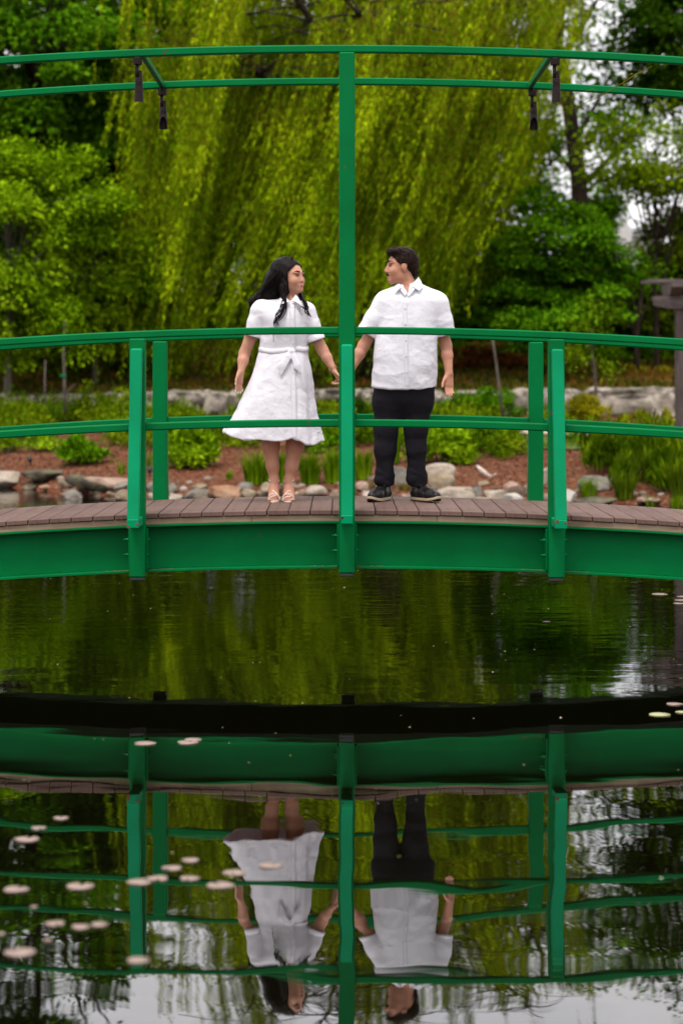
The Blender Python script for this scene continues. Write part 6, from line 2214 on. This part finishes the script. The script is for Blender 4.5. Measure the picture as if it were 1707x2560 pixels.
    S.cone(Wp(680, 612, 0.01), Wp(522, 640, 0.01), 0.044, 0.054, 0.035)
    cuffs = []
    for a, b, r0_, r1_ in ((Wp(510, 668), Wp(455, 872, 0.01), 0.066, 0.066), (Wp(894, 668), Wp(970, 905, 0.01), 0.066, 0.063)):
        ax = (b - a) / np.linalg.norm(b - a)
        mid = (a + b) / 2
        S.cone(a, mid, r0_, r0_ * 0.99, 0.035)
        S.cone(mid, b + ax * 0.06, r0_ * 0.99, r1_, 0.02, cut=(b, ax))
        cuffs.append((a, b, ax, r1_))
    S.loft(zz, xl, xr, YP, bb, 2.2, 0, wave=wave, shrink=0.0088, carve=True, top=zz[0] - 0.012)
    for a, b, ax, r1_ in cuffs:
        s2, d2, _ = S.d_cone(a * 0.25 + b * 0.75, b + ax * 0.09, r1_ - 0.012, r1_ - 0.012, None, 0.01)
        S.carve(s2, d2)
    s2, d2, _ = S.d_cone(neck + [0, -0.005, -0.01], H.p(-0.02, 0, -0.06), 0.058, 0.052, None, 0.01)
    S.carve(s2, d2)
    V, Fc = S.mesh(2)
    V = wrinkle(V, Fc, [((13, 13, 2.0), 0.0085, 41, False), ((4, 4, 7), 0.0040, 42, True), ((9, 9, 11), 0.0028, 44, True), ((13, 13, 15), 0.0018, 43, False)], lambda V: (0.55 + 0.6 * np.clip((2.0 - V[:, 2]) / 0.5, 0, 1)) * (0.35 + 0.65 * np.clip((V[:, 2] - 1.27) / 0.12, 0, 1)))
    dress = put('dress', (V, Fc), MAT['linen_w'], root, root)
    for a, b, ax, r1_ in cuffs:
        m = MB()
        s_ = np.cross(ax, [0, 1, 0]); s_ /= np.linalg.norm(s_)
        u_ = np.cross(s_, ax)
        rings = []
        for t, rr in ((-0.040, r1_ - 0.003), (-0.040, r1_ + 0.003), (-0.002, r1_ + 0.005), (0.005, r1_ + 0.003), (0.005, r1_ - 0.006), (-0.02, r1_ - 0.010)):
            rings.append([b + ax * t + (s_ * math.cos(g) + u_ * math.sin(g)) * rr for g in np.linspace(0, 2 * math.pi, 33)[:-1]])
        m.loft(rings, cap=False)
        put_mb('cuff', m, MAT['linen_w'], dress, root)
    front = lambda x, z: float(V[np.argmin((V[:, 0] - x) ** 2 * 4 + (V[:, 2] - z) ** 2 * 4 + (V[:, 1] - (YP - 0.4)) ** 2 * 0.6), 1])
    # placket down the front
    m = MB(); rings = []
    for t in np.linspace(0, 1, 40):
        p = Wp(757 + 22 * t, 600 + 1115 * t)
        y = min(front(p[0], p[2]), front(p[0] + 0.02, p[2])) - 0.0025
        rings.append([(p[0] - 0.001, y + 0.006, p[2]), (p[0], y, p[2]), (p[0] + 0.032, y, p[2]), (p[0] + 0.033, y + 0.006, p[2])])
    m.loft(rings, cap=False)
    put_mb('placket', m, MAT['linen_w'], dress, root)
    for t in (0.03, 0.12, 0.21, 0.30, 0.52, 0.64, 0.76, 0.88):
        p = Wp(757 + 22 * t, 600 + 1115 * t)
        y = front(p[0] + 0.016, p[2]) - 0.005
        put_mb('button', MB().tube([(p[0] + 0.016, y - 0.0015, p[2]), (p[0] + 0.016, y + 0.002, p[2])], 0.005, 10), MAT['pearl_button'], dress, root)
    # belt: band round the waist, knot and two tails
    m = MB(); rings = []
    zb = zw
    for t, off in ((-0.019, 0.000), (-0.017, 0.005), (0.0, 0.0065), (0.017, 0.005), (0.019, 0.000)):
        ring = []
        for g in np.linspace(0, 2 * math.pi, 49)[:-1]:
            x = Wp(703, 0)[0] + (0.169 + off) * np.sign(math.cos(g)) * abs(math.cos(g)) ** (2 / 2.2)
            y = YP + (0.112 + off) * np.sign(math.sin(g)) * abs(math.sin(g)) ** (2 / 2.2)
            ring.append((x, y, zb + t + 0.012 * math.sin(g * 1.0 + 0.6) + 0.006 * math.sin(4 * g)))
        rings.append(ring)
    m.loft(rings, cap=False)
    belt = put_mb('belt', m, MAT['linen_w'], dress, root)
    kf = Field(Wp(640, 1240, -0.26), Wp(900, 960, 0.0) + [0, 0, 0], 0.0042)
    k0_ = Wp(772, 1003, -0.135)
    kf.ell(k0_, (0.026, 0.014, 0.021), None, 0.0)
    def tail(pts, ws):
        for i in range(len(pts) - 1):
            kf.cone(pts[i], pts[i + 1], ws[i], ws[i + 1], 0.008, flat=((0, 1, 0), 0.22))
    tail([k0_, Wp(735, 1060, -0.150), Wp(695, 1130, -0.160), Wp(682, 1215, -0.165)], [0.016, 0.026, 0.030, 0.004])
    tail([k0_, Wp(800, 1060, -0.148), Wp(822, 1130, -0.158), Wp(848, 1185, -0.160)], [0.016, 0.022, 0.026, 0.006])
    put('belt_bow', kf.mesh(1), MAT['linen_w'], belt, root)
    # patch pockets: edges only
    for x0_, x1_, zc in ():
        m = MB(); rings = []
        for t in np.linspace(0, 1, 9):
            p = Wp(x0_ + (x1_ - x0_) * t, zc + 75)
            y = front(p[0], p[2]) - 0.001
            rings.append([(p[0], y + 0.003, p[2] - 0.006), (p[0], y - 0.0008, p[2]), (p[0], y + 0.003, p[2] + 0.006)])
        m.loft(rings, cap=False)
        put_mb('pocket_seam', m, MAT['linen_w'], dress, root)
    # collar leaves
    def leafc(pts_):
        P = np.array(pts_)
        n = np.cross(P[1] - P[0], P[2] - P[0]); n /= np.linalg.norm(n)
        if n[1] > 0:
            n = -n
        m = MB(); k = len(P)
        P = P + np.array([0, -0.016, 0.004])
        m.add([p + n * 0.003 for p in P] + [p - n * 0.003 for p in P], [tuple(range(k)), tuple(range(k, 2 * k))[::-1]] + [(i, (i + 1) % k, k + (i + 1) % k, k + i) for i in range(k)])
        return put_mb('collar_leaf', m, MAT['linen_w'], dress, root, False)
    leafc([Wp(805, 525, -0.010), Wp(835, 575, -0.070), Wp(850, 620, -0.112), Wp(800, 590, -0.105), Wp(770, 590, -0.098), Wp(795, 555, -0.060)])
    leafc([Wp(695, 525, -0.010), Wp(670, 575, -0.070), Wp(675, 620, -0.105), Wp(715, 605, -0.108), Wp(752, 592, -0.100), Wp(725, 555, -0.060)])

    # hair: a body of hair swept over one shoulder, then single locks
    G_ = Field((-0.80, YP - 0.20, 2.10), (-0.24, YP + 0.24, 2.66), 0.0042)
    s, d = G_.d_ell(H.p(-0.020, 0, 0.030), np.array([0.108, 0.088, 0.104]) * H.k, H.M)
    G_.merge(s, d, 0)
    G_.chain([Wp(700, 330, 0.03), Wp(648, 420, 0.045), Wp(592, 500, 0.05), Wp(530, 545, 0.06)], [0.098, 0.088, 0.062, 0.038], 0.03)
    G_.chain([Wp(590, 480, 0.06), Wp(500, 545, 0.06), Wp(440, 580, 0.075), Wp(418, 650, 0.10)], [0.050, 0.034, 0.026, 0.012], 0.02)
    G_.chain([Wp(735, 380, -0.04), Wp(715, 480, -0.05), Wp(700, 560, -0.075)], [0.048, 0.036, 0.018], 0.025)
    G_.chain([Wp(790, 470, 0.06), Wp(850, 545, 0.03), Wp(880, 590, -0.03)], [0.040, 0.026, 0.012], 0.02)
    X, Y, Z = np.meshgrid(*G_.ax, indexing='ij')
    q = [(X - H.c[0]) * H.M[0][i] + (Y - H.c[1]) * H.M[1][i] + (Z - H.c[2]) * H.M[2][i] for i in range(3)]
    f_, s_, u_ = [a / H.k for a in q]
    # the face stays open: hairline arches over the forehead and falls beside the cheek
    open_ = np.maximum.reduce([0.018 + 0.55 * np.clip(u_ - 0.045, 0, 1) - f_ + 0.15 * np.abs(s_) - 0.0, u_ - 0.088 + 9.0 * s_ ** 2, np.abs(s_) - 0.098])
    G_.v = np.maximum(G_.v, (-open_).astype(np.float32))
    V, Fc = G_.mesh(2)
    N = vert_normals(V, Fc)
    V = V + N * (0.004 * vnoise((V @ np.array([[0.75, 0, 0.66], [0, 1, 0], [-0.66, 0, 0.75]]).T) * np.array([55, 55, 8]), 6))[:, None]
    hair = put('hair', (V, Fc), MAT['hair_w'], root, root)
    r = np.random.default_rng(15)
    lk = MB()
    def cr(P, n):
        P = np.array(P); t = np.linspace(0, len(P) - 1, n)
        m = np.gradient(P, axis=0); i = np.clip(t.astype(int), 0, len(P) - 2); u = (t - i)[:, None]
        return (2 * u ** 3 - 3 * u ** 2 + 1) * P[i] + (u ** 3 - 2 * u ** 2 + u) * m[i] + (-2 * u ** 3 + 3 * u ** 2) * P[i + 1] + (u ** 3 - u ** 2) * m[i + 1]
    def lock(P, n, r0_, sp, k):
        for _ in range(k):
            o = r.normal(size=3) * sp
            Q = cr(P, n) + o * np.linspace(0.5, 1.0, n)[:, None] + 0.007 * np.sin(np.linspace(0, 8, n) + r.uniform(0, 6))[:, None] * r.normal(size=3)
            lk.tube([tuple(v) for v in Q], np.linspace(r0_, r0_ * 0.25, n).tolist(), 5)
    # locks over the swept side
    for i in range(230):
        a = r.uniform(0, 1); b_ = r.uniform(0, 1)
        st = Wp(730 - 30 * a + 60 * b_, 222 + 30 * a, -0.02 + 0.03 * a)
        m1 = Wp(655 + 90 * b_ - 25 * a, 330 + 40 * b_, -0.055 + 0.03 * a - 0.02 * b_)
        m2 = Wp(570 + 130 * b_ - 20 * a, 440 + 40 * b_, -0.050 + 0.05 * a)
        e = Wp(480 + 200 * b_ + r.normal() * 12, 535 + 25 * b_ + r.normal() * 14, -0.01 + 0.06 * (1 - b_))
        lock([st, m1, m2, e], 9, r.choice([0.0018, 0.0026, 0.0040]), 0.008, 1)
    lock([Wp(720, 420, -0.085), Wp(705, 530, -0.098), Wp(718, 620, -0.125), Wp(690, 690, -0.150), Wp(640, 740, -0.155), Wp(630, 790, -0.155)], 16, 0.0062, 0.007, 9)
    lock([Wp(712, 560, -0.10), Wp(690, 640, -0.13), Wp(645, 700, -0.150), Wp(650, 745, -0.155), Wp(665, 790, -0.155)], 14, 0.0038, 0.004, 4)
    lock([Wp(640, 780, -0.153), Wp(628, 850, -0.148), Wp(618, 930, -0.135)], 8, 0.0022, 0.002, 2)
    lock([Wp(835, 500, 0.02), Wp(862, 560, -0.05), Wp(890, 620, -0.100), Wp(895, 670, -0.118), Wp(925, 710, -0.120)], 14, 0.0058, 0.006, 8)
    lock([Wp(880, 590, -0.08), Wp(912, 625, -0.112), Wp(885, 645, -0.120), Wp(850, 625, -0.125), Wp(838, 660, -0.128), Wp(862, 690, -0.128)], 14, 0.0030, 0.003, 3)
    lock([Wp(500, 545, 0.02), Wp(450, 570, 0.05), Wp(424, 620, 0.085), Wp(412, 680, 0.10)], 10, 0.0065, 0.008, 10)
    lock([Wp(720, 235, 0.0), Wp(640, 285, 0.02), Wp(560, 400, 0.04), Wp(500, 500, 0.05), Wp(470, 560, 0.05)], 14, 0.0014, 0.020, 26)
    lock([Wp(700, 222, 0.0), Wp(610, 300, 0.03), Wp(585, 330, 0.03)], 8, 0.0018, 0.006, 5)
    put_mb('locks', lk, MAT['hair_w'], hair, root)
    # earring, necklace pendant, bracelets
    e0 = Wp(711, 440, -0.088)
    put_mb('earring', MB().tube([e0, e0 - [0, 0, 0.022]], [0.002, 0.004], 6), MAT['gold'], root, root)
    ax = (wr - er) / np.linalg.norm(wr - er)
    s_ = np.cross(ax, [0, 1, 0]); s_ /= np.linalg.norm(s_); u_ = np.cross(s_, ax)
    for t in (0.0, -0.012):
        c = wr + ax * t
        ring = [tuple(c + (s_ * math.cos(g) + u_ * math.sin(g)) * 0.030) for g in np.linspace(0, 2 * math.pi, 25)]
        put_mb('bracelet', MB().tube(ring, 0.0026, 6, cap=False), MAT['gold'], root, root)
    # strappy sandals
    for x, sg, hl, ball, ank in feet:
        m = MB()
        ol = []
        n = 28
        for g in np.linspace(0, 2 * math.pi, n + 1)[:-1]:
            f_ = math.cos(g)
            w = (0.030 + 0.012 * math.exp(-((f_ - 0.55) / 0.45) ** 2))
            yy = YP - 0.055 - 0.115 * f_
            zz_ = np.interp(yy, [YP - 0.20, YP - 0.11, YP - 0.06, YP + 0.0, YP + 0.06], [0.008, 0.008, 0.018, 0.052, 0.064])
            ol.append((x + 0.004 * sg * f_ + w * math.sin(g), yy, deck + zz_))
        sandal = empty('sandal', tuple(np.array([x, YP, deck]) - np.array(root.location)))
        sandal.parent = root
        off = np.array([x, YP, deck])
        def piece(name, mb, mat, smooth=True):
            return link(name, mesh_data(name, np.array(mb.v) - off, mb.f, mat, smooth), sandal)
        piece('sole', MB().loft([[(a, b, c - 0.008) for a, b, c in ol], [(a, b, c + 0.001) for a, b, c in ol]]), MAT['nude'], False)
        piece('heel', MB().tube([(x, YP + 0.040, deck + 0.057), (x, YP + 0.048, deck + 0.03), (x, YP + 0.050, deck + 0.0005)], [0.020, 0.009, 0.006], 10), MAT['nude'])
        def strap(P, rad=0.0042):
            return MB().tube([tuple(p) for p in cr(P, 16)], rad, 6)
        # ankle strap
        ring = [(ank[0] + 0.036 * math.cos(g), ank[1] - 0.004 + 0.036 * math.sin(g), ank[2] + 0.012 * math.sin(g) + 0.004 * sg * math.cos(g)) for g in np.linspace(0, 2 * math.pi, 25)]
        piece('ankle_strap', MB().tube(ring, 0.0042, 6, cap=False), MAT['nude'])
        o = -sg * 1.0
        piece('instep_strap', strap([(x + sg * 0.036, YP - 0.020, deck + 0.062), (x + sg * 0.026, YP - 0.062, deck + 0.082), (x - sg * 0.012, YP - 0.105, deck + 0.062), (x - sg * 0.040, YP - 0.125, deck + 0.020)]), MAT['nude'])
        piece('toe_strap', strap([(x - 0.043, YP - 0.120, deck + 0.012), (x - 0.028, YP - 0.128, deck + 0.048), (x, YP - 0.132, deck + 0.056), (x + 0.028, YP - 0.126, deck + 0.046), (x + 0.043, YP - 0.115, deck + 0.012)]), MAT['nude'])
        piece('toe_strap', strap([(x - 0.042, YP - 0.140, deck + 0.010), (x - 0.022, YP - 0.145, deck + 0.034), (x + sg * 0.01, YP - 0.140, deck + 0.040), (x + 0.030, YP - 0.118, deck + 0.044), (x + 0.043, YP - 0.100, deck + 0.014)], 0.0034), MAT['nude'])
        piece('heel_strap', strap([(ank[0] - 0.034, ank[1], ank[2]), (x - 0.034, YP + 0.03, deck + 0.10), (x - 0.036, YP - 0.0, deck + 0.055)], 0.0036), MAT['nude'])
    return root
build_woman()
